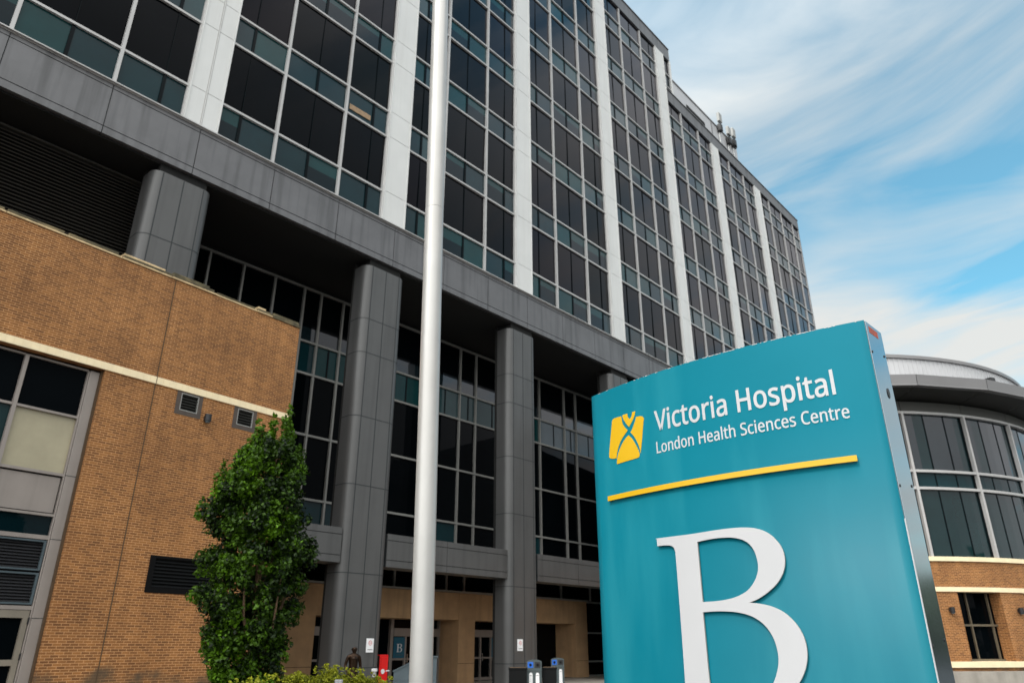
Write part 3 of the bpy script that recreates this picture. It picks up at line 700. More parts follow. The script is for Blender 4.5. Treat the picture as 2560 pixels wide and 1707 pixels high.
s_.arcbox(9, 13.5, fv[0], fv[-1], 13.9, 14.0, n=40); s_.build('roof_drum', 'roof_metal', Q)
s_ = MB(); s_.arcbox(13.2, 13.67, fv[0], fv[-1], 13.96, 14.12); s_.build('roof_rim', 'fascia', Q)
wall_lamp('wall_lamp', RC + Vector(P(RR, 5.45, 2.85)), R(5.45), 'black wall lamp left of the rotunda ground floor window beside the blue sign', 'rotunda wall lamps')
wall_lamp('wall_lamp', RC + Vector(P(RR, 19.2, 2.85)), R(19.2), 'black wall lamp right of the rotunda ground floor window at the picture edge', 'rotunda wall lamps')
fl = thing('roof_floodlight', 'small black floodlight with a trailing cable on the rotunda eaves', 'floodlight', RC + Vector(P(14.3, 24.0, 12.56)), R(24))
m = MB(); m.box(-.03, .03, -.03, .03, 0, .3); m.build('bracket', 'rubber', fl)
m = MB(); m.box(-.16, .16, -.22, .1, .28, .55); m.build('lamp_head', 'rubber', fl, bevel=.03)
m = MB(); pts = []
for i in range(22):
    q = RC + Vector(P(14.3, 24.3 + i * .27, 12.62 + .07 * math.sin(i * 2.1) + .05 * math.sin(i * 5.3))) - Vector(fl.location); pts.append(Matrix.Rotation(-R(24), 3, 'Z') @ q)
m.tube(pts, .05, 6); m.build('cable', 'rubber', fl)
# concrete planter walls in front of the rotunda
pw = thing('planter_wall', 'weathered concrete retaining wall with brick infill at the foot of the rotunda', 'wall', RC, 0)
m = MB(); m.arcbox(15.5, 16.0, -2, 14.2, .005, .72); m.build('concrete_wall', 'concrete', pw)
m = MB(); m.arcbox(15.2, 15.8, 14.2, 60, .005, .44); m.build('brick_wall', 'vent_frame', pw)
m = MB(); m.arcbox(15.1, 15.9, 14.25, 60, .445, .62); m.build('cap', 'concrete', pw)

# antennas on the plant room
for n, (u, zb, zt, y, lab) in enumerate(((59.0, 50.9, 52.2, 2.2, 'pale panel antenna on the plant room corner, nearest of the roof antennas'),
                                        (60.9, 50.4, 51.6, 2.2, 'pale panel antenna in the middle of the roof antennas'),
                                        (62.1, 50.8, 52.1, 2.2, 'pale panel antenna with a cable loop, farthest of the roof antennas'))):
    an = thing('panel_antenna', lab, 'antenna', A_LOC + Matrix.Rotation(A_ROT, 3, 'Z') @ Vector((u, y, 43.8)), A_ROT, 'antennas on the tower roof')
    m = MB(); m.tube([(0, .2, 0), (0, .2, zt - 43.8)], .05, 8); m.build('mast', 'bolt', an)
    m = MB(); m.box(-.34, .34, -.15, .15, zb - 43.8 + .2, zt - 43.8); m.build('panel', 'antenna', an, bevel=.06)
    m = MB(); m.box(-.25, .25, -.15, .25, zb - 43.8 - .9, zb - 43.8 - .1); m.build('radio_unit', 'rubber', an, bevel=.02)
    if n == 2:
        m = MB(); m.tube([(.1 + .35 * math.sin(a), .05, zb - 43.8 - .7 + .4 * math.cos(a)) for a in [i * .35 for i in range(17)]], .07, 6); m.build('cable', 'rubber', an)

# ------------------------------------------------------------------ the blue pylon sign (x along the face, -y towards the viewer)
SR, SHH = 4.87896, .13915
SC = Vector((1.5194, 5.2210, 0)); SROT = math.atan2(-.70094, .71322)
SG = thing('pylon_sign', 'tall curved teal hospital sign with yellow emblem, white lettering and large white B', 'sign', SC, SROT)
def bp_(s, z, o=0.0):
    a = s / SR; return ((SR + o) * math.sin(a), (SR - SHH) - (SR + o) * math.cos(a), z)
def smooth_poly(P, sub=4, corner=38):
    n = len(P); cor = []
    for i in range(n):
        a = Vector(P[i]) - Vector(P[i - 1]); b = Vector(P[(i + 1) % n]) - Vector(P[i]); cor.append(a.angle(b, 0) > R(corner))
    out = []
    for i in range(n):
        p1, p2 = Vector(P[i]), Vector(P[(i + 1) % n])
        p0 = 2 * p1 - p2 if cor[i] else Vector(P[i - 1]); p3 = 2 * p2 - p1 if cor[(i + 1) % n] else Vector(P[(i + 2) % n])
        straight = (cor[i] and cor[(i + 1) % n])
        for k in range(1 if straight else sub):
            t = k / sub
            out.append(tuple(.5 * ((2 * p1) + (p2 - p0) * t + (2 * p0 - 5 * p1 + 4 * p2 - p3) * t * t + (3 * p1 - p0 - 3 * p2 + p3) * t ** 3)))
    return out
def flat_shape(name, polys, mats, parent, o0, o1, offset=0, bend=True, step=.05, bev=0):
    """filled outlines (s, z) -> solid plate between distances o0 and o1 in front of the sign face"""
    cu = bpy.data.curves.new(name, 'CURVE'); cu.dimensions = '2D'; cu.fill_mode = 'BOTH'; cu.extrude = (o1 - o0) / 2 - bev; cu.offset = offset
    cu.bevel_depth = bev; cu.bevel_resolution = 1 if bev else 0
    for P_ in polys:
        sp = cu.splines.new('POLY'); sp.points.add(len(P_) - 1); sp.use_cyclic_u = True
        for i, p in enumerate(P_): sp.points[i].co = (p[0], p[1], 0, 1)
    tmp = bpy.data.objects.new(name + '_tmp', cu); COL.objects.link(tmp); dg = bpy.context.evaluated_depsgraph_get(); dg.update()
    me = bpy.data.meshes.new_from_object(tmp.evaluated_get(dg)); bpy.data.objects.remove(tmp); bpy.data.curves.remove(cu)
    b = bmesh.new(); b.from_mesh(me); bmesh.ops.remove_doubles(b, verts=b.verts, dist=1e-5)
    if bend:
        xs = [v.co.x for v in b.verts]; x = min(xs) + step
        while x < max(xs):
            bmesh.ops.bisect_plane(b, geom=b.verts[:] + b.edges[:] + b.faces[:], plane_co=(x, 0, 0), plane_no=(1, 0, 0)); x += step
    h = (o1 - o0) / 2
    for v in b.verts:
        s_, z_, e = v.co.x, v.co.y, v.co.z + h
        v.co = Vector(bp_(s_, z_, o0 + e)) if bend else Vector((s_, -(o0 + e), z_))
    bmesh.ops.recalc_face_normals(b, faces=b.faces)
    me.materials.clear()
    for mm in mats: me.materials.append(MT[mm])
    for f in b.faces:
        f.smooth = False; f.material_index = 0
        if len(mats) > 1:
            n = f.normal
            if bend:
                c = f.calc_center_median(); out_ = Vector((c.x, c.y - (SR - SHH), 0)).normalized()
                f.material_index = 0 if abs(n.dot(out_)) > .5 else 1
    b.to_mesh(me); b.free()
    o = bpy.data.objects.new(name, me); COL.objects.link(o)
    if parent: o.parent = parent
    return o
NS = 40; SL = 1.1681
# teal face sheet
m = MB()
for k in range(NS):
    a, c = -SL + 2 * SL * k / NS, -SL + 2 * SL * (k + 1) / NS
    m.face([bp_(a, .12), bp_(c, .12), bp_(c, 3.6), bp_(a, 3.6)]); m.face([bp_(a, 3.6), bp_(c, 3.6), bp_(c, 3.6, -.012), bp_(a, 3.6, -.012)], 1)
    m.face([bp_(c, .12, -.012), bp_(a, .12, -.012), bp_(a, 3.6, -.012), bp_(c, 3.6, -.012)], 1)
m.face([bp_(SL, .12), bp_(SL, .12, -.012), bp_(SL, 3.6, -.012), bp_(SL, 3.6)], 1); m.face([bp_(-SL, .12, -.012), bp_(-SL, .12), bp_(-SL, 3.6), bp_(-SL, 3.6, -.012)], 1)
f_ = m.build('face_panel', ['teal', 'sign_white'], SG, weld=True)
for p in f_.data.polygons: p.use_smooth = (p.material_index == 0)
# body between the two faces
HX = 1.1569
fr = [bp_(-SL + .006 + (2 * SL - .012) * k / 20, 0, -.016)[:2] for k in range(21)]
bk = [(x, .309 + SHH - .14 + (y * -1)) for x, y in reversed(fr)]
m = MB(); m.prism([(x, y) for x, y in fr] + [(x, .300 - y) for x, y in reversed(fr)], .12, 3.585); m.build('core', 'rubber', SG)
m = MB(); m.box(HX - .008, HX + .004, .012, .298, .12, 3.597); sp_ = m.build('side_panel', 'silver', SG, bevel=.002)
tag(sp_, 'silver side panel with bolts and an orange sticker')
m = MB(); m.box(HX + .004, HX + .0052, .055, .215, 3.525, 3.572); st = m.build('sticker', 'orange', sp_)
for y in (.03, .262):
    for z in (3.38, 2.50, 1.60, .7):
        m = MB(); m.prism([(.009 * math.cos(i * math.pi / 5), .009 * math.sin(i * math.pi / 5)) for i in range(10)], 0, .005); b_ = m.build('bolt', 'rubber', sp_); b_.rotation_euler = (0, R(90), 0); b_.location = (HX + .003, y, z + (.03 if y > .1 else 0))
m = MB(); m.prism([(.034 * math.cos(i * math.pi / 8), .021 * math.sin(i * math.pi / 8)) for i in range(16)], 0, .004, 0); k_ = m.build('knockout_hole', ['rubber'], sp_); k_.rotation_euler = (0, R(90), 0); k_.location = (HX + .0042, .185, 3.13)
m = MB(); m.prism([(.034 * math.cos(i * math.pi / 8), .021 * math.sin(i * math.pi / 8)) for i in range(16)], 0, .002, 0); k_ = m.build('knockout_rim', ['silver'], sp_); k_.rotation_euler = (0, R(90), 0); k_.location = (HX + .0042, .196, 3.128)
m = MB(); m.box(-HX - .004, -HX + .008, .012, .298, .12, 3.597); m.build('side_panel', 'silver', SG, bevel=.002)
m = MB()
for k in range(NS):
    a, c = -SL + 2 * SL * k / NS, -SL + 2 * SL * (k + 1) / NS
    q = [bp_(a, 0)[:2], bp_(c, 0)[:2]]
    m.face([(q[1][0], .312 - q[1][1], .12), (q[0][0], .312 - q[0][1], .12), (q[0][0], .312 - q[0][1], 3.602), (q[1][0], .312 - q[1][1], 3.602)])
m.build('back_panel', 'teal', SG)
m = MB(); m.prism([(x * .96, y + .01) for x, y in fr] + [(x * .96, .300 - y) for x, y in reversed(fr)], .0, .118); m.build('plinth', 'concrete', SG)
# chipped paint along the top edge
rc = random.Random(3); m = MB()
for k in range(70):
    s0 = rc.uniform(-SL, SL * .9) if k < 30 else rc.gauss(.35, .35)
    if abs(s0) > SL - .05: continue
    w_ = rc.uniform(.004, .03); h_ = rc.uniform(.002, .006)
    m.face([bp_(s0, 3.6 - h_, .0012), bp_(s0 + w_, 3.6 - h_ * rc.uniform(.3, 1), .0012), bp_(s0 + w_, 3.6005, .0012), bp_(s0, 3.6005, .0012)])
m.build('paint_chips', 'sign_white', SG)
# thin bright edge strip at the right
m = MB(); m.box(HX - .001, HX + .005, -.0005, .010, .12, 2.3); m.build('edge_strip', 'sign_white', SG)

LOGO = [[(-0.9096, 3.3288), (-0.8792, 3.3354), (-0.8033, 3.332), (-0.801, 3.3025), (-0.793, 3.266), (-0.7723, 3.2326), (-0.7412, 3.1994), (-0.7609, 3.1846), (-0.8111, 3.1447), (-0.8464, 3.1014), (-0.8751, 3.0453), (-0.8869, 2.9994), (-0.9485, 3.0082), (-0.9708, 3.0217), (-0.9726, 3.0425), (-0.9555, 3.1305), (-0.9291, 3.2517), (-0.9159, 3.3128)],
 [(-0.790, 3.338), (-0.7324, 3.3382), (-0.7338, 3.3208), (-0.7277, 3.3021), (-0.716, 3.2907), (-0.7028, 3.2905), (-0.6892, 3.3077), (-0.6792, 3.3369), (-0.6448, 3.3369), (-0.6602, 3.2974), (-0.6856, 3.2636), (-0.7238, 3.2237), (-0.7476, 3.2497), (-0.7752, 3.2906), (-0.7872, 3.3165)],
 [(-0.6435, 3.2880), (-0.6027, 3.2850), (-0.5748, 3.2757), (-0.5621, 3.2573), (-0.5669, 3.236), (-0.5823, 3.1617), (-0.6011, 3.0667), (-0.6199, 2.9855), (-0.6261, 3.0281), (-0.6434, 3.0755), (-0.6749, 3.132), (-0.7127, 3.1772), (-0.6914, 3.1972), (-0.6739, 3.227), (-0.6515, 3.2613)],
 [(-0.7356, 3.1586), (-0.6982, 3.1203), (-0.6658, 3.0691), (-0.6412, 3.0202), (-0.6305, 2.9799), (-0.6376, 2.965), (-0.6541, 2.9574), (-0.7654, 2.9547), (-0.8829, 2.9506), (-0.8846, 2.9687), (-0.869, 3.0216), (-0.8322, 3.0815), (-0.7809, 3.1325)]]
flat_shape('emblem', [smooth_poly(p, 3, 50) for p in LOGO], ['yellow'], SG, .0005, .0025)
BO = [(-0.507, 2.3225), (-0.4977, 2.3247), (-0.2522, 2.3240), (-0.130, 2.3270), (-0.0103, 2.3315), (0.1069, 2.3329), (0.1931, 2.329), (0.2674, 2.3179), (0.3299, 2.295), (0.3809, 2.2584), (0.4207, 2.2061), (0.4406, 2.1562), (0.4432, 2.0973), (0.4274, 2.0397), (0.3972, 1.9906), (0.3521, 1.9458), (0.2914, 1.905), (0.2314, 1.8748), (0.1716, 1.8560), (0.2432, 1.8465), (0.3196, 1.8273), (0.391, 1.7914), (0.4433, 1.7415), (0.4788, 1.6862), (0.4983, 1.6252), (0.5001, 1.5584), (0.4873, 1.4988), (0.4605, 1.440), (0.4200, 1.385), (.365, 1.335), (.29, 1.297), (.18, 1.272), (.06, 1.263), (-.1, 1.262), (-.3, 1.263), (-.507, 1.266), (-.509, 1.305), (-.43, 1.312), (-.385, 1.325), (-.364, 1.35), (-0.3585, 1.40), (-0.3548, 1.576), (-0.351, 1.8899), (-0.3493, 2.1785), (-0.3520, 2.224), (-0.3620, 2.2500), (-0.3829, 2.2625), (-0.4247, 2.2693), (-0.507, 2.2723)]
B1 = [(-0.162, 2.268), (-0.063, 2.2772), (0.0288, 2.2787), (0.1078, 2.2722), (0.1746, 2.2535), (0.2212, 2.2225), (0.252, 2.1742), (0.2646, 2.1166), (0.2639, 2.0643), (0.2463, 2.0133), (0.211, 1.9634), (0.1647, 1.925), (0.1025, 1.8981), (0.0318, 1.8819), (-0.0574, 1.8733), (-0.165, 1.8710)]
B2 = [(-0.170, 1.8078), (-0.101, 1.8107), (-0.0121, 1.8096), (0.0814, 1.801), (0.1619, 1.7815), (0.2226, 1.7509), (0.2712, 1.7062), (0.3053, 1.6466), (0.3202, 1.5847), (0.3217, 1.5236), (0.3068, 1.4629), (0.2714, 1.3907), (.22, 1.342), (.14, 1.313), (.03, 1.304), (-.07, 1.306), (-.13, 1.317), (-.162, 1.345), (-.171, 1.40)]
BIG = [smooth_poly(BO), smooth_poly(B1), smooth_poly(B2)]
flat_shape('large_letter', BIG, ['sign_white', 'letter_edge'], SG, .006, .020, bev=.0012)
# yellow bar standing off the face
m = MB(); n_ = 40; s0, s1, z0, z1, o0, o1 = -.9925, .9755, 2.668, 2.706, .010, .024
for k in range(n_):
    a, c = s0 + (s1 - s0) * k / n_, s0 + (s1 - s0) * (k + 1) / n_
    m.face([bp_(a, z0, o1), bp_(c, z0, o1), bp_(c, z1, o1), bp_(a, z1, o1)]); m.face([bp_(a, z1, o1), bp_(c, z1, o1), bp_(c, z1, o0), bp_(a, z1, o0)])
    m.face([bp_(a, z0, o0), bp_(c, z0, o0), bp_(c, z0, o1), bp_(a, z0, o1)], 1)
    m.face([bp_(c, z0, o0), bp_(a, z0, o0), bp_(a, z1, o0), bp_(c, z1, o0)], 1)
m.face([bp_(s1, z0, o1), bp_(s1, z0, o0), bp_(s1, z1, o0), bp_(s1, z1, o1)]); m.face([bp_(s0, z0, o0), bp_(s0, z0, o1), bp_(s0, z1, o1), bp_(s0, z1, o0)])
m.build('yellow_bar', ['yellow', 'yellow'], SG)
m = MB()
for s_ in (-.8, -.4, 0, .4, .8): p = bp_(s_, 2.687, .006); m.box(p[0] - .008, p[0] + .008, p[1] - .012, p[1] + .012, 2.679, 2.695)
m.build('standoff', 'rubber', SG)
# lettering
GL = json.loads(r'''{"V":[481,[[481,573,277,0,204,0,0,573,75,573,204,205,209,194,213,182,216,171,220,160,231,119,234,109,236,100,238,90,241,80,243,90,245,100,247,110,250,119,253,130,255,140,259,150,262,161,277,207,405,573]]],"i":[207,[[139,430,139,0,68,0,68,430],[104,591,112,590,119,588,126,585,133,580,138,574,142,566,144,557,145,546,144,536,142,526,138,519,133,512,126,508,119,504,112,502,104,501,96,502,88,504,81,508,75,512,69,519,66,526,63,536,63,546,63,557,66,566,69,574,75,580,81,585,88,588,96,590]]],"c":[385,[[241,-8,213,-7,187,-2,162,5,139,15,118,28,99,45,83,65,69,87,58,114,50,143,46,176,44,213,46,250,51,284,59,315,71,342,85,365,102,385,121,401,142,415,166,425,191,432,217,436,245,438,262,437,278,436,293,434,309,431,323,427,336,424,348,419,358,415,337,356,327,360,316,363,304,366,292,370,279,372,267,374,255,376,244,376,223,375,204,371,187,366,172,358,159,347,148,335,138,320,131,303,125,284,120,263,118,239,117,213,118,189,120,166,125,145,131,126,138,109,148,94,159,82,172,71,186,63,202,58,220,54,240,53,257,53,273,55,288,57,302,60,315,64,328,68,340,73,351,78,351,15,340,10,328,5,316,1,304,-2,290,-5,275,-7,258,-8]]],"t":[289,[[212,50,220,50,228,50,236,51,245,53,253,54,260,55,266,57,272,59,272,5,266,2,258,0,250,-2,240,-4,229,-6,219,-7,209,-8,200,-8,183,-7,167,-5,152,-1,138,4,124,11,112,20,101,31,91,44,84,60,78,79,75,100,74,125,74,375,13,375,13,409,75,437,103,528,144,528,144,430,269,430,269,375,144,375,144,127,146,108,149,93,155,79,163,69,173,60,185,54,198,51]]],"o":[485,[[442,216,441,190,438,165,434,142,428,121,420,101,411,82,400,66,388,51,374,37,359,25,342,15,324,7,305,0,285,-4,264,-7,241,-8,221,-7,200,-4,181,0,163,7,145,15,129,25,114,37,100,51,88,66,77,82,67,101,59,121,52,142,48,165,45,190,44,216,46,250,50,282,58,310,68,336,81,360,97,380,116,397,137,412,161,423,186,431,214,436,244,438,272,436,299,431,324,423,347,412,368,397,387,380,403,360,417,336,428,310,436,282,440,250],[117,216,118,191,120,169,125,147,130,128,138,110,147,95,159,82,172,71,187,62,203,56,222,52,243,51,264,52,282,56,299,62,314,71,327,82,339,95,348,110,356,128,361,147,366,169,368,191,369,216,368,240,365,263,361,284,355,303,348,320,338,335,327,348,314,359,299,367,282,374,263,377,242,379,212,376,185,368,164,354,147,335,134,311,124,284,119,252]]],"r":[331,[[269,438,295,437,301,436,308,435,314,434,319,433,310,368,287,372,281,373,275,373,270,374,264,374,252,373,240,371,228,368,217,363,206,358,195,351,186,343,176,334,168,324,161,313,154,301,149,289,144,275,141,261,139,245,139,229,139,0,68,0,68,430,126,430,134,351,137,351,144,363,152,374,161,385,170,395,180,404,191,413,202,420,214,426,227,431,240,435,254,437]]],"a":[450,[[231,437,268,435,299,428,326,418,347,403,364,383,376,358,383,328,385,293,385,0,334,0,320,61,317,61,307,50,298,40,288,30,279,22,268,15,258,9,246,3,234,-1,220,-4,206,-6,190,-8,172,-8,154,-7,136,-5,119,0,103,6,88,13,75,23,64,34,55,48,47,63,41,80,38,99,37,119,40,150,50,176,65,199,87,219,116,234,152,245,194,253,243,257,316,259,316,285,315,309,310,330,303,347,293,359,280,368,265,375,247,379,227,380,210,379,194,378,178,374,163,370,148,365,133,359,119,353,106,347,84,400,99,408,115,414,132,421,151,426,170,431,190,434,210,436],[252,208,215,205,184,200,159,192,141,182,127,170,118,155,112,138,110,119,111,102,115,87,122,75,132,66,144,58,157,53,172,50,188,49,215,51,238,56,260,66,279,79,295,96,306,117,313,142,315,172,315,210]]],"H":[594,[[516,0,443,0,443,267,150,267,150,0,78,0,78,573,150,573,150,330,443,330,443,573,516,573]]],"s":[384,[[348,119,347,99,343,80,336,64,327,49,316,36,302,24,286,14,268,6,248,0,226,-4,202,-7,176,-8,155,-8,135,-6,116,-4,99,-1,83,3,68,8,55,13,42,19,42,83,55,77,70,71,86,65,104,60,122,55,141,52,159,50,178,49,203,50,224,53,242,59,256,66,266,76,274,86,278,99,280,112,279,120,278,128,275,135,271,141,266,148,259,154,250,160,239,167,227,173,212,180,194,188,174,196,154,204,135,212,118,220,103,228,89,236,76,245,66,255,57,266,50,278,45,292,42,307,41,324,44,350,52,372,66,392,85,408,109,421,137,430,168,436,202,438,221,437,240,436,258,434,275,430,292,426,308,421,324,415,339,409,315,353,301,358,287,363,273,368,258,372,243,376,228,378,213,380,197,380,177,379,159,377,144,372,131,366,121,358,114,350,110,339,108,328,109,319,111,312,114,304,119,298,125,292,133,286,142,280,154,274,167,268,182,261,199,254,219,246,239,239,257,231,274,223,289,215,302,206,314,197,324,187,333,176,339,164,344,150,347,135]]],"p":[493,[[273,438,310,434,344,424,374,407,401,383,422,351,437,313,446,268,449,216,448,181,444,148,437,119,427,93,415,69,401,49,384,31,365,17,345,6,322,-2,298,-6,272,-8,256,-7,241,-6,227,-3,213,1,201,6,190,11,179,17,170,24,161,31,153,38,145,46,139,55,134,55,137,20,138,10,138,1,139,-8,139,-16,139,-192,68,-192,68,430,126,430,136,371,139,371,145,380,153,389,161,397,170,405,179,412,189,419,201,424,213,429,226,433,240,436,256,437],[260,379,239,377,221,374,204,369,190,362,178,353,167,342,158,328,152,313,146,295,142,275,140,254,139,229,139,216,139,190,142,167,145,145,150,126,157,109,165,93,176,80,188,70,203,61,220,55,239,52,261,51,280,52,297,56,312,63,326,72,338,84,348,98,357,113,364,131,369,150,373,171,375,193,376,217,374,252,369,283,360,310,348,334,331,354,311,367,288,376]]],"L":[420,[[78,0,78,573,150,573,150,64,400,64,400,0]]],"n":[496,[[275,438,311,436,343,429,369,417,391,401,409,379,421,352,428,319,431,280,431,0,361,0,361,275,359,299,355,321,348,338,338,353,324,364,308,372,288,377,265,379,232,376,204,368,182,356,166,338,154,316,146,289,140,258,139,223,139,0,68,0,68,430,125,430,136,371,140,371,147,382,156,392,165,401,175,409,186,416,198,422,210,427,222,431,235,434,248,436,262,437]]],"d":[493,[[221,-8,182,-5,148,6,118,23,92,48,71,79,56,117,47,162,44,214,47,266,56,311,71,350,93,381,119,406,149,424,183,434,221,438,238,437,253,436,267,433,280,429,292,425,303,420,314,413,323,407,332,399,340,391,348,383,354,374,359,374,356,405,356,415,355,424,355,431,354,438,354,609,425,609,425,0,368,0,358,58,354,58,348,49,340,40,332,32,323,24,314,17,303,11,292,6,279,1,266,-3,252,-6,237,-7],[232,51,263,53,290,60,311,71,328,88,340,109,348,135,354,165,355,200,355,213,354,251,349,284,340,313,329,336,313,355,291,369,264,377,231,379,204,376,181,368,162,354,146,334,133,309,124,281,119,249,117,213,119,176,124,144,133,116,146,93,162,74,181,61,205,53]]],"e":[452,[[234,438,261,436,286,432,308,424,329,414,348,401,364,385,378,367,390,346,399,323,406,299,410,272,411,244,411,201,117,201,120,167,127,137,139,111,154,90,174,74,197,62,224,55,254,52,274,53,293,54,310,56,327,60,343,64,359,69,375,75,392,82,392,20,376,13,359,8,343,3,327,-1,310,-4,292,-6,272,-8,251,-8,221,-6,194,-2,167,6,143,17,121,31,101,48,85,68,70,91,59,117,51,146,46,177,44,212,46,246,50,277,57,306,68,333,81,357,96,378,114,395,134,411,157,423,181,431,207,436],[233,380,209,378,188,372,170,362,154,348,140,330,130,309,123,285,119,257,338,257,337,275,335,292,331,307,326,322,320,334,312,346,303,356,292,364,280,371,266,376,251,379]]],"h":[496,[[139,431,139,423,138,415,138,407,138,399,135,370,140,370,147,381,155,391,164,400,174,407,185,414,196,420,208,425,221,429,233,433,247,435,260,437,273,437,298,436,321,433,342,428,360,421,377,411,391,400,403,386,413,370,421,351,426,330,430,306,431,280,431,0,361,0,361,275,359,299,355,321,348,338,338,353,324,364,308,372,288,377,265,379,242,377,222,374,204,368,189,360,177,350,166,338,157,324,150,308,145,289,142,269,139,246,139,222,139,0,68,0,68,609,139,609]]],"S":[440,[[403,153,401,128,396,106,389,85,378,66,364,49,348,35,328,22,307,11,283,3,257,-3,228,-7,198,-8,182,-8,167,-7,152,-6,137,-5,122,-3,109,-1,96,2,83,4,72,8,61,11,50,15,41,19,41,88,56,82,73,76,92,70,113,65,134,60,156,57,179,55,201,55,222,55,240,57,257,61,273,66,286,72,298,79,308,88,316,98,322,109,327,120,329,133,330,147,330,160,327,173,324,184,318,194,311,204,302,213,291,221,277,230,261,238,242,247,220,255,196,265,178,272,161,279,146,286,131,294,118,302,106,311,95,320,85,330,76,340,69,351,63,363,57,375,53,389,50,403,49,418,48,435,50,457,54,477,61,496,71,513,84,528,99,542,116,553,136,563,157,571,180,576,205,579,231,581,254,580,276,578,297,576,318,572,337,567,355,562,372,555,389,549,366,487,351,493,336,499,319,504,302,508,284,512,266,515,248,517,229,517,212,517,196,515,182,511,169,507,158,501,148,494,140,486,133,478,128,468,124,457,122,446,121,434,122,420,124,407,128,396,133,386,140,376,149,367,160,359,172,351,187,343,204,335,224,327,246,318,270,309,293,299,313,289,332,279,348,268,362,255,374,242,385,228,392,212,398,194,401,175]]],"C":[507,[[323,517,301,516,280,513,260,508,241,502,223,493,206,482,192,470,178,456,166,440,155,423,146,404,139,383,133,361,129,337,126,312,125,286,126,252,131,220,138,191,147,164,160,139,175,117,192,99,213,83,236,71,262,62,291,57,322,55,341,56,359,57,377,59,394,62,410,65,427,69,443,73,460,78,460,15,443,10,427,5,410,1,393,-2,375,-5,356,-7,335,-8,312,-8,270,-6,232,1,197,12,166,28,139,48,115,72,95,99,78,131,65,165,56,203,51,244,49,287,50,319,53,349,59,378,67,406,77,432,89,456,103,478,120,499,138,517,159,534,181,548,206,559,233,569,261,575,292,579,324,581,346,580,367,578,388,576,409,572,429,567,448,561,465,554,482,547,453,486,439,492,425,497,410,503,394,508,378,512,360,515,342,517]]],"l":[207,[[139,0,68,0,68,609,139,609]]]}''')
def text_polys(txt, x0, x1, zb, cap, track=0):
    k = cap / max(GL['H'][1][0][1::2]); adv = 0; items = []
    for ch in txt:
        if ch == ' ': adv += 235; continue
        items.append((ch, adv)); adv += GL[ch][0] + track
    last = items[-1][0]
    mn = min(GL[txt[0]][1][0][0::2]); mxx = adv - GL[last][0] - track + max(max(p[0::2]) for p in GL[last][1])
    sx = (x1 - x0) / (mxx - mn); P_ = []
    for ch, a in items:
        for p in GL[ch][1]: P_.append([(x0 + (p[i] + a - mn) * sx, zb + p[i + 1] * k) for i in range(0, len(p), 2)])
    return P_
flat_shape('lettering', text_polys('Victoria Hospital', -.4531, .9170, 3.1275, .1585, 8), ['sign_white'], SG, .0005, .0022, offset=.0032, step=.2)
flat_shape('lettering', text_polys('London Health Sciences Centre', -.4567, .9770, 2.9560, .0868, 8), ['sign_white'], SG, .0005, .0022, offset=.0014, step=.2)

# ------------------------------------------------------------------ posters with the letter B in the doors
def poster(u0, u1, z0, z1, label):
    p = thing('door_poster', label, 'poster', A_LOC + Matrix.Rotation(A_ROT, 3, 'Z') @ Vector((u0, 5.46, z0)), A_ROT, 'blue posters on the entrance doors')
    w, h = u1 - u0, z1 - z0; m = MB(); m.box(0, w, 0, .02, 0, h); m.build('sheet', 'poster', p)
    k = h * .40 / 1.07; P_ = [[((s * k) + w * .5 + .01, (z - 1.262) * k + h * .28) for s, z in pl] for pl in BIG]
    o = flat_shape('lettering', P_, ['paper'], p, .002, .008, bend=False)
    m = MB(); m.box(w * .25, w * .8, -.006, -.001, h * .13, h * .17); m.build('caption_line', 'slate', p)
poster(22.72, 23.37, 1.09, 1.95, 'blue poster with white letter B on the left entrance door')
poster(29.12, 29.8, 1.06, 1.97, 'blue poster half hidden by the column on the right entrance door')

# ------------------------------------------------------------------ flagpole
FP = thing('flagpole', 'tall brushed metal flagpole in front of the tower, between tree and sign', 'flagpole', (-1.00, 8.943, 0), 0)
lx = -.01628
def seg(z0, z1, r, name='shaft', mt='pole'):
    m = MB(); m.tube([(lx * z0, 0, z0), (lx * z1, 0, z1)], r, 40); return m.build(name, mt, FP, smooth=True)
for nm, z0, z1, r in (('shaft', .0, 7.40, .1315), ('shaft', 7.405, 13.2, .1300)):
    o = seg(z0, z1, r)
    for p in o.data.polygons:
        if len(p.vertices) > 4: p.use_smooth = False
m = MB(); m.tube([(lx * 7.4, 0, 7.398), (lx * 7.4, 0, 7.407)], .1275, 40); m.build('joint', 'panel_dark', FP)
m = MB(); m.tube([(0, 0, 0.003), (0, 0, .12), (0, 0, .16)], [.26, .24, .15], 32); m.build('base_collar', 'bolt', FP)
m = MB(); m.tube([(lx * 13.2 , 0, 13.2), (lx * 13.2, 0, 13.28), (lx * 13.2, 0, 13.4), (lx * 13.2, 0, 13.5)], [.1, .12, .1, .02], 24); m.build('finial', 'yellow', FP, smooth=True)

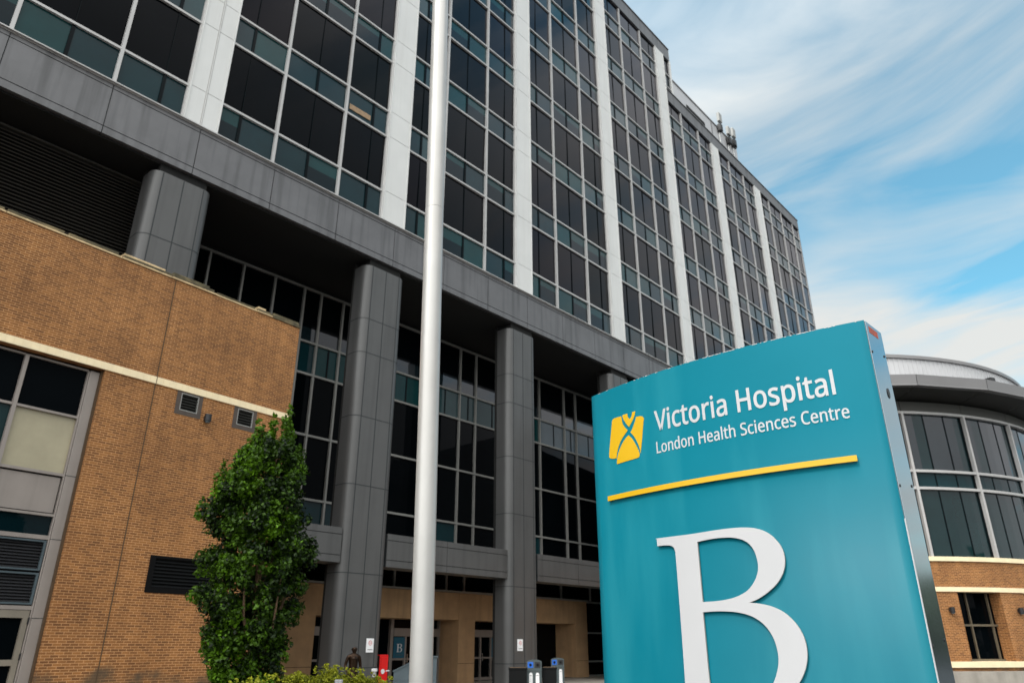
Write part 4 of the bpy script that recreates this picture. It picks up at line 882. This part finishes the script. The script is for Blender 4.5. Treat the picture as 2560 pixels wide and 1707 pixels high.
# ------------------------------------------------------------------ foliage
def leaves(name, mt, clumps, parent, size, per, seed, up=.3):
    """clumps: (centre, radius, tone). small two-triangle leaves folded along the rib"""
    r = random.Random(seed); V = []; F = []; A = []
    for (c, rad, tone) in clumps:
        nn = max(6, int(per * (rad / .22) ** 2))
        for _ in range(nn):
            d = Vector((r.gauss(0, 1), r.gauss(0, 1), r.gauss(0, 1))).normalized() * rad * (r.random() ** .45)
            p = Vector(c) + d
            n = (d.normalized() * .6 + Vector((r.uniform(-1, 1), r.uniform(-1, 1), r.uniform(-1, 1) + up))).normalized()
            t = n.orthogonal().normalized(); t = Matrix.Rotation(r.uniform(0, 6.28), 3, n) @ t; s_ = n.cross(t); L_ = size * r.uniform(.65, 1.35); w_ = L_ * .36
            i = len(V); V += [p - t * L_ * .5, p + s_ * w_ - n * L_ * .10, p + t * L_ * .5, p - s_ * w_ - n * L_ * .10]
            F += [(i, i + 1, i + 2), (i, i + 2, i + 3)]; q = min(1, max(0, tone + r.gauss(0, .16))); A += [q, q]
    me = bpy.data.meshes.new(name); me.from_pydata([tuple(v) for v in V], [], F); me.materials.append(MT[mt])
    a = me.attributes.new('rnd', 'FLOAT', 'FACE'); a.data.foreach_set('value', A)
    o = bpy.data.objects.new(name, me); COL.objects.link(o); o.parent = parent; return o

TR = thing('columnar_tree', 'upright dark green leafy tree in front of the brick wall corner', 'tree', (-4.944, 15.217, 0), R(18))
prof = [(5.62, -.62, .52), (5.49, -.73, .57), (5.08, -1.12, .62), (4.8, -1.20, .67), (4.52, -1.26, .70), (4.29, -1.42, .72), (3.79, -1.32, .80), (3.52, -.92, .95), (3.2, -1.36, 1.08), (2.76, -1.33, 1.07), (2.43, -1.40, .90), (2.11, -1.24, .76), (1.79, -1.10, .72), (1.47, -1.02, .68), (.95, -.80, .52), (.7, -.6, .42)]
def ext(z):
    for a, b in zip(prof[:-1], prof[1:]):
        if b[0] <= z <= a[0]:
            t = (a[0] - z) / (a[0] - b[0]); return a[1] + (b[1] - a[1]) * t, a[2] + (b[2] - a[2]) * t
    return -.3, .3
rt = random.Random(21); cl = []
while len(cl) < 530:
    z = rt.uniform(.75, 5.6); l, r_ = ext(z); w = (r_ - l) / 2; cx = (l + r_) / 2
    if rt.random() > (w / 1.2) ** 1.2 + .15: continue
    a = rt.uniform(0, 6.283); q = rt.random() ** .42; rad = rt.uniform(.12, .25)
    wx = max(.05, w - rad * .75)
    p = (cx + wx * q * math.cos(a), wx * .85 * q * math.sin(a), z)
    # notches: keep some air on the left between the two halves and near the stem
    if -1.4 < p[0] < -.75 and 3.35 < z < 3.62 and rt.random() < .7: continue
    if abs(p[0] + .1) < .16 and 3.3 < z < 4.5 and p[1] < .1 and rt.random() < .3: continue
    cl.append((p, rad, .04 + .80 * rt.random() ** 1.9))
for (x, zt) in ((-.50, 6.16), (-.20, 6.22), (.08, 6.48), (.22, 5.95), (-1.1, 5.15), (-.82, 5.25), (-1.38, 4.38)):
    z = zt - .95 if zt > 5.6 else zt - .4
    while z < zt:
        k_ = (zt - z); cl.append(((x - .03 * k_ + rt.uniform(-.04, .04), rt.uniform(-.12, .12), z), .05 + .13 * min(1, k_ / .7), .35 + .3 * rt.random())); z += .09
leaves('crown', 'leaf', cl, TR, .080, 140, 4)
m = MB(); m.tube([(.02, 0, 0), (.0, 0, .8), (-.03, .02, 1.7), (-.10, 0, 2.8), (-.14, 0, 3.9), (-.10, 0, 5.0), (.02, 0, 5.9)], [.15, .12, .10, .085, .065, .04, .015], 10)
tk = m.build('trunk', 'bark', TR, smooth=True)
for (p0, p1, p2, r0) in (((0, 0, .9), (-.45, -.1, 1.9), (-.85, .05, 3.0), .055), ((-.02, 0, 1.2), (.35, .1, 2.2), (.62, 0, 3.2), .05), ((-.08, 0, 2.2), (-.5, .15, 3.4), (-.75, .1, 4.7), .045), ((-.1, 0, 2.6), (.2, -.15, 3.7), (.38, -.1, 5.2), .045),
                        ((-.12, 0, 3.3), (-.35, -.1, 4.6), (-.45, -.05, 5.9), .04), ((0, 0, 1.0), (.25, -.35, 1.8), (.3, -.6, 2.8), .04), ((0, 0, 1.1), (-.3, -.4, 2.1), (-.4, -.7, 3.1), .04)):
    m = MB(); m.tube([p0, tuple((Vector(p0) + Vector(p1)) / 2 + Vector((.02, .02, -.03))), p1, tuple((Vector(p1) + Vector(p2)) / 2), p2], [r0, r0 * .85, r0 * .7, r0 * .45, r0 * .2], 7); m.build('branch', 'bark', tk, smooth=True)

bush_spec = [((-4.55, 14.2), .62, 1.07, 'yellow green bush in front of the tree foot, leftmost of the hedge'), ((-5.15, 19.25), .72, 1.04, 'yellow green bush second from the left in the hedge'),
             ((-4.42, 19.55), .58, 1.12, 'yellow green bush left of the bronze statue'), ((-3.72, 19.75), .50, 1.00, 'yellow green bush right of the bronze statue'), ((-3.18, 19.85), .34, .84, 'smallest yellow green bush at the right end of the hedge')]
for n, ((x, y), rad, h, lab) in enumerate(bush_spec):
    bu = thing('bush', lab, 'bush', (x, y, 0), 0, 'yellow green bushes at the foot of the columns')
    rb = random.Random(40 + n); cc = []
    for _ in range(int(300 * rad * rad / .4)):
        a = rb.uniform(0, 6.283); q = rb.random() ** .5; zz_ = h * (1 - .35 * q * q) * (rb.random() ** .25)
        cc.append(((rad * q * math.cos(a), rad * q * math.sin(a), max(.1, zz_ - .09)), rb.uniform(.07, .14), .25 + .6 * rb.random()))
    for _ in range(14):
        a = rb.uniform(0, 6.283); q = rb.random() ** .5; cc.append(((rad * .8 * q * math.cos(a), rad * .8 * q * math.sin(a), h + rb.uniform(-.08, .06)), rb.uniform(.03, .06), .8))
    leaves('foliage', 'leaf_y', cc, bu, .058, 150, 60 + n, .6)
    m = MB()
    for q in range(6): a = q * 1.05; m.tube([(.04 * math.cos(a), .04 * math.sin(a), 0), (rad * .3 * math.cos(a), rad * .3 * math.sin(a), h * .45), (rad * .55 * math.cos(a), rad * .55 * math.sin(a), h * .8)], [.016, .012, .005], 5)
    m.build('stem', 'bark', bu)

# ------------------------------------------------------------------ bronze statue (skinned skeleton)
def skin_body(name, chain, parent, mt, root=0, sub=2):
    """chain: {id: (pos, radius)}, edges list"""
    pts, edges = chain; me = bpy.data.meshes.new(name); ids = list(pts); me.from_pydata([pts[i][0] for i in ids], [(ids.index(a), ids.index(b)) for a, b in edges], [])
    o = bpy.data.objects.new(name, me); COL.objects.link(o); o.parent = parent
    md = o.modifiers.new('skin', 'SKIN'); sv = me.skin_vertices[0].data if me.skin_vertices else None
    if sv is None:
        b = bmesh.new(); b.from_mesh(me); b.verts.layers.skin.verify(); b.to_mesh(me); b.free(); sv = me.skin_vertices[0].data
    for k, i in enumerate(ids):
        r = pts[i][1]; sv[k].radius = r if isinstance(r, tuple) else (r, r); sv[k].use_root = (i == root)
    md.use_smooth_shade = True; s2 = o.modifiers.new('subdivision', 'SUBSURF'); s2.levels = sub; s2.render_levels = sub
    me.materials.append(MT[mt]); return o
SB = thing('bronze_statue', 'dark bronze statue of a standing figure behind the yellow green bushes', 'statue', (-4.80, 24.02, 0), R(25))
P_ = {'pel': ((0, 0, .86), (.15, .11)), 'waist': ((0, .01, 1.0), (.125, .10)), 'chest': ((0, .01, 1.18), (.165, .115)), 'neckb': ((0, .0, 1.33), (.085, .07)), 'neck': ((0, -.01, 1.385), .050),
      'jaw': ((0, -.03, 1.435), (.070, .078)), 'head': ((0, -.015, 1.50), (.098, .112)), 'crown': ((0, 0, 1.55), (.078, .09)),
      'shl': ((-.17, .01, 1.29), .062), 'ell': ((-.24, .03, 1.04), .046), 'wrl': ((-.20, -.13, .86), .030), 'shr': ((.17, .01, 1.29), .062), 'elr': ((.235, .05, 1.03), .046), 'wrr': ((.235, -.03, .80), .030),
      'hil': ((-.085, 0, .80), .10), 'knl': ((-.10, -.03, .46), .066), 'anl': ((-.10, .02, .09), .042), 'tol': ((-.105, -.14, .035), (.045, .032)), 'hir': ((.085, 0, .80), .10), 'knr': ((.10, .0, .46), .066), 'anr': ((.11, .06, .09), .042), 'tor': ((.12, -.10, .035), (.045, .032))}
E_ = [('pel', 'waist'), ('waist', 'chest'), ('chest', 'neckb'), ('neckb', 'neck'), ('neck', 'jaw'), ('jaw', 'head'), ('head', 'crown'), ('neckb', 'shl'), ('shl', 'ell'), ('ell', 'wrl'), ('neckb', 'shr'), ('shr', 'elr'), ('elr', 'wrr'),
      ('pel', 'hil'), ('hil', 'knl'), ('knl', 'anl'), ('anl', 'tol'), ('pel', 'hir'), ('hir', 'knr'), ('knr', 'anr'), ('anr', 'tor')]
skin_body('body', (P_, E_), SB, 'bronze', 'pel')
for s_, w in ((-1, (-.20, -.13, .86)), (1, (.235, -.03, .80))):
    Hh = {'w': (w, .026), 'p': ((w[0], w[1] - .02, w[2] - .05), (.034, .018)), 'q': ((w[0], w[1] - .03, w[2] - .085), (.034, .015))}; ed = [('w', 'p'), ('p', 'q')]
    for f in range(4):
        fx_ = (f - 1.5) * .017; ln = (.055, .068, .064, .05)[f]; b0 = (w[0] + fx_, w[1] - .035, w[2] - .10)
        Hh['a%d' % f] = (b0, .0085); Hh['b%d' % f] = ((b0[0], b0[1] - .012, b0[2] - ln * .55), .0075); Hh['c%d' % f] = ((b0[0], b0[1] + .006, b0[2] - ln), .0065); ed += [('q', 'a%d' % f), ('a%d' % f, 'b%d' % f), ('b%d' % f, 'c%d' % f)]
    Hh['t0'] = ((w[0] - s_ * .036, w[1] - .035, w[2] - .06), .010); Hh['t1'] = ((w[0] - s_ * .042, w[1] - .055, w[2] - .095), .008); ed += [('p', 't0'), ('t0', 't1')]
    skin_body('hand', (Hh, ed), SB, 'bronze', 'w', 1)
m = MB()
for x in (-.028, .028): m.tube([(x, -.098, 1.505), (x, -.088, 1.505)], [.006, .011], 8)
m.tube([(0, -.095, 1.51), (0, -.122, 1.475), (0, -.098, 1.468)], [.008, .013, .010], 8); m.box(-.022, .022, -.100, -.088, 1.443, 1.450)
for x in (-.078, .078): m.tube([(x, .0, 1.515), (x * 1.05, .008, 1.495), (x, .0, 1.472)], [.006, .013, .006], 8)
m.build('face', 'bronze', SB, smooth=True)
m = MB(); m.tube([(0, .01, 1.33), (0, .01, 1.24), (0, .01, 1.0), (0, .01, .70), (0, .0, .62)], [.07, .145, .125, .155, .16], 20); m.build('coat', 'bronze', SB, smooth=True)
m = MB(); m.box(-.25, .25, -.25, .2, .0, .02); m.build('base_plate', 'bronze', SB)

# ------------------------------------------------------------------ street furniture in front of the entrance
nb = thing('newspaper_box', 'bright red newspaper box with a white mark beside the left column', 'newspaper box', A_LOC + Matrix.Rotation(A_ROT, 3, 'Z') @ Vector((18.58, 1.2, 0)), A_ROT)
m = MB(); m.box(0, .40, 0, .38, .30, 1.29); m.build('cabinet', 'red', nb, bevel=.015)
m = MB(); m.box(.06, .34, .05, .33, .0, .30); m.box(.0, .4, 0, .38, 0, .04); m.build('pedestal', 'rubber', nb)
m = MB(); m.box(-.008, -.001, .02, .36, .34, 1.25); m.build('side_panel', 'rubber', nb, bevel=.002)
m = MB(); m.box(.06, .34, -.012, .0, .78, 1.20); m.build('door', 'red', nb, bevel=.006)
m = MB(); m.tube([(.16, -.022, .72), (.16, -.005, .72)], .085, 18); m.box(.30, .47, -.014, -.004, .72, .76); m.build('mark', 'paper', nb)
sbn = thing('grit_bin', 'slate blue metal bin with sloping lid, partly behind the flagpole', 'bin', (-3.05, 24.75, 0), R(6))
m = MB(); m.prism([(-.58, -.75), (.75, -.75)] + [(.75, 0), (-.58, 0)], 0, 0.001)
m = MB()
prf = [(-.60, 0.02), (.70, 0.02), (.70, 1.27), (.25, 1.27), (-.60, .87)]
def side_prism(mb, prf, y0, y1, mi=0):
    n = len(prf)
    mb.face([(x, y0, z) for x, z in prf], mi); mb.face([(x, y1, z) for x, z in reversed(prf)], mi)
    for k in range(n): a, b = prf[k], prf[(k + 1) % n]; mb.face([(a[0], y0, a[1]), (a[0], y1, a[1]), (b[0], y1, b[1]), (b[0], y0, b[1])], mi)
side_prism(m, prf, -.35, .35); m.build('body', 'slate', sbn, bevel=.02)
m = MB(); side_prism(m, [(-.64, .885), (-.62, .855), (.25, 1.265), (.74, 1.265), (.74, 1.30), (.24, 1.30)], -.38, .38); m.build('lid', 'slate', sbn, bevel=.008)
m = MB(); m.box(-.56, .66, -.362, -.35, .62, .65); m.box(-.56, .66, -.362, -.35, .35, .38); m.build('rib', 'slate', sbn)
def recycle(name, loc, rz, label):
    t = thing(name, label, 'recycling bin', loc, rz, 'recycling bins in front of the entrance')
    m = MB(); w = .27; top = [(-w, .82), (-w, 1.06), (-w * .8, 1.10), (-w * .4, 1.125), (0, 1.13), (w * .4, 1.125), (w * .8, 1.10), (w, 1.06), (w, .82)]
    side_prism(m, [(-w, .0), (w, .0)] + list(reversed(top)), -.22, .22); m.build('body', 'bin', t, bevel=.012)
    for x, mt, nm in ((-.13, 'blue', 'opening_panel'), (.13, 'rubber', 'opening_panel')):
        m = MB(); m.box(x - .10, x + .10, -.232, -.221, .86, 1.055); o = m.build(nm, mt, t, bevel=.004)
        m = MB(); m.tube([(x, -.236, .955), (x, -.231, .955)], .048, 14); m.build('opening', 'black_plastic', o)
    for x in (-.12, .12):
        m = MB(); m.face([(x - .075, -.2235, .15), (x + .075, -.2235, .15), (x + .06, -.2235, .66), (x + .03, -.2235, .70), (x - .03, -.2235, .70), (x - .06, -.2235, .66)]); m.box(x - .05, x + .05, -.2255, -.2235, .60, .612, 1); m.build('label_sheet', ['paper', 'ink'], t)
    m = MB(); m.box(-.28, .28, -.235, -.22, .76, .80); m.build('shelf', 'bin', t)
recycle('recycling_bin', (.81, 28.95, 0), R(-3), 'grey recycling bin with blue and black openings between two black planters')
recycle('recycling_bin', (1.92, 33.4, 0), R(-4), 'farther recycling bin in the shade beside the beige entrance pier')
def planter(loc, w, label):
    t = thing('planter', label, 'planter', loc, R(0), 'black planters beside the recycling bin')
    m = MB(); m.box(-w / 2, w / 2, -.3, .3, .0, .86); m.box(-w / 2 - .015, w / 2 + .015, -.315, .315, .80, .87); m.build('tub', 'black_plastic', t, bevel=.01)
    m = MB(); m.box(-w / 2 + .03, w / 2 - .03, -.27, .27, .87, .875); m.build('soil', 'bark', t)
planter((.21, 28.75, 0), .64, 'black square planter left of the grey recycling bin')
planter((1.37, 29.25, 0), .50, 'black square planter right of the grey recycling bin')
def bollard(loc, h, label):
    t = thing('bollard_light', label, 'bollard light', loc, 0, 'white capped garden lights')
    m = MB(); m.tube([(0, 0, 0), (0, 0, h - .22)], .045, 14); m.build('post', 'rubber', t)
    m = MB(); m.tube([(0, 0, h - .22), (0, 0, h - .08)], [.06, .05], 14); m.build('lens', 'antenna', t, smooth=True)
    m = MB(); m.box(-.075, .075, -.075, .075, h - .08, h); m.build('cap', 'sign_white', t, bevel=.012)
bollard((-3.91, 22.66, 0), 1.0, 'white capped garden light behind the bushes, in front of the left column')
bollard((-3.70, 17.1, 0), .93, 'white capped garden light in front of the bushes, nearest the camera')

# unseen treeline added behind the viewer to darken reflections in glass and metal
rw = random.Random(9); V = []; F = []; A = []
for k in range(2600):
    a = R(rw.uniform(50, 305)); d = rw.uniform(70, 95); h = 7 + 4 * math.sin(a * 9) + 2.5 * math.sin(a * 23 + 1); z = rw.random() ** .8 * h
    c = Vector((d * math.sin(a), d * math.cos(a), z)); s_ = rw.uniform(1.0, 2.4)
    n = Vector((rw.uniform(-1, 1), rw.uniform(-1, 1), rw.uniform(-.3, 1))).normalized(); t = n.orthogonal().normalized(); b = n.cross(t); i = len(V)
    V += [tuple(c + t * s_), tuple(c + b * s_), tuple(c - t * s_), tuple(c - b * s_)]; F.append((i, i + 1, i + 2, i + 3)); A.append(rw.random())
me = bpy.data.meshes.new('added_treeline'); me.from_pydata(V, [], F); me.materials.append(MT['far']); at = me.attributes.new('rnd', 'FLOAT', 'FACE'); at.data.foreach_set('value', A)
o = bpy.data.objects.new('added_treeline', me); COL.objects.link(o); tag(o, 'line of far trees out of view, added to darken reflections in glass and metal', 'trees', kind='stuff')
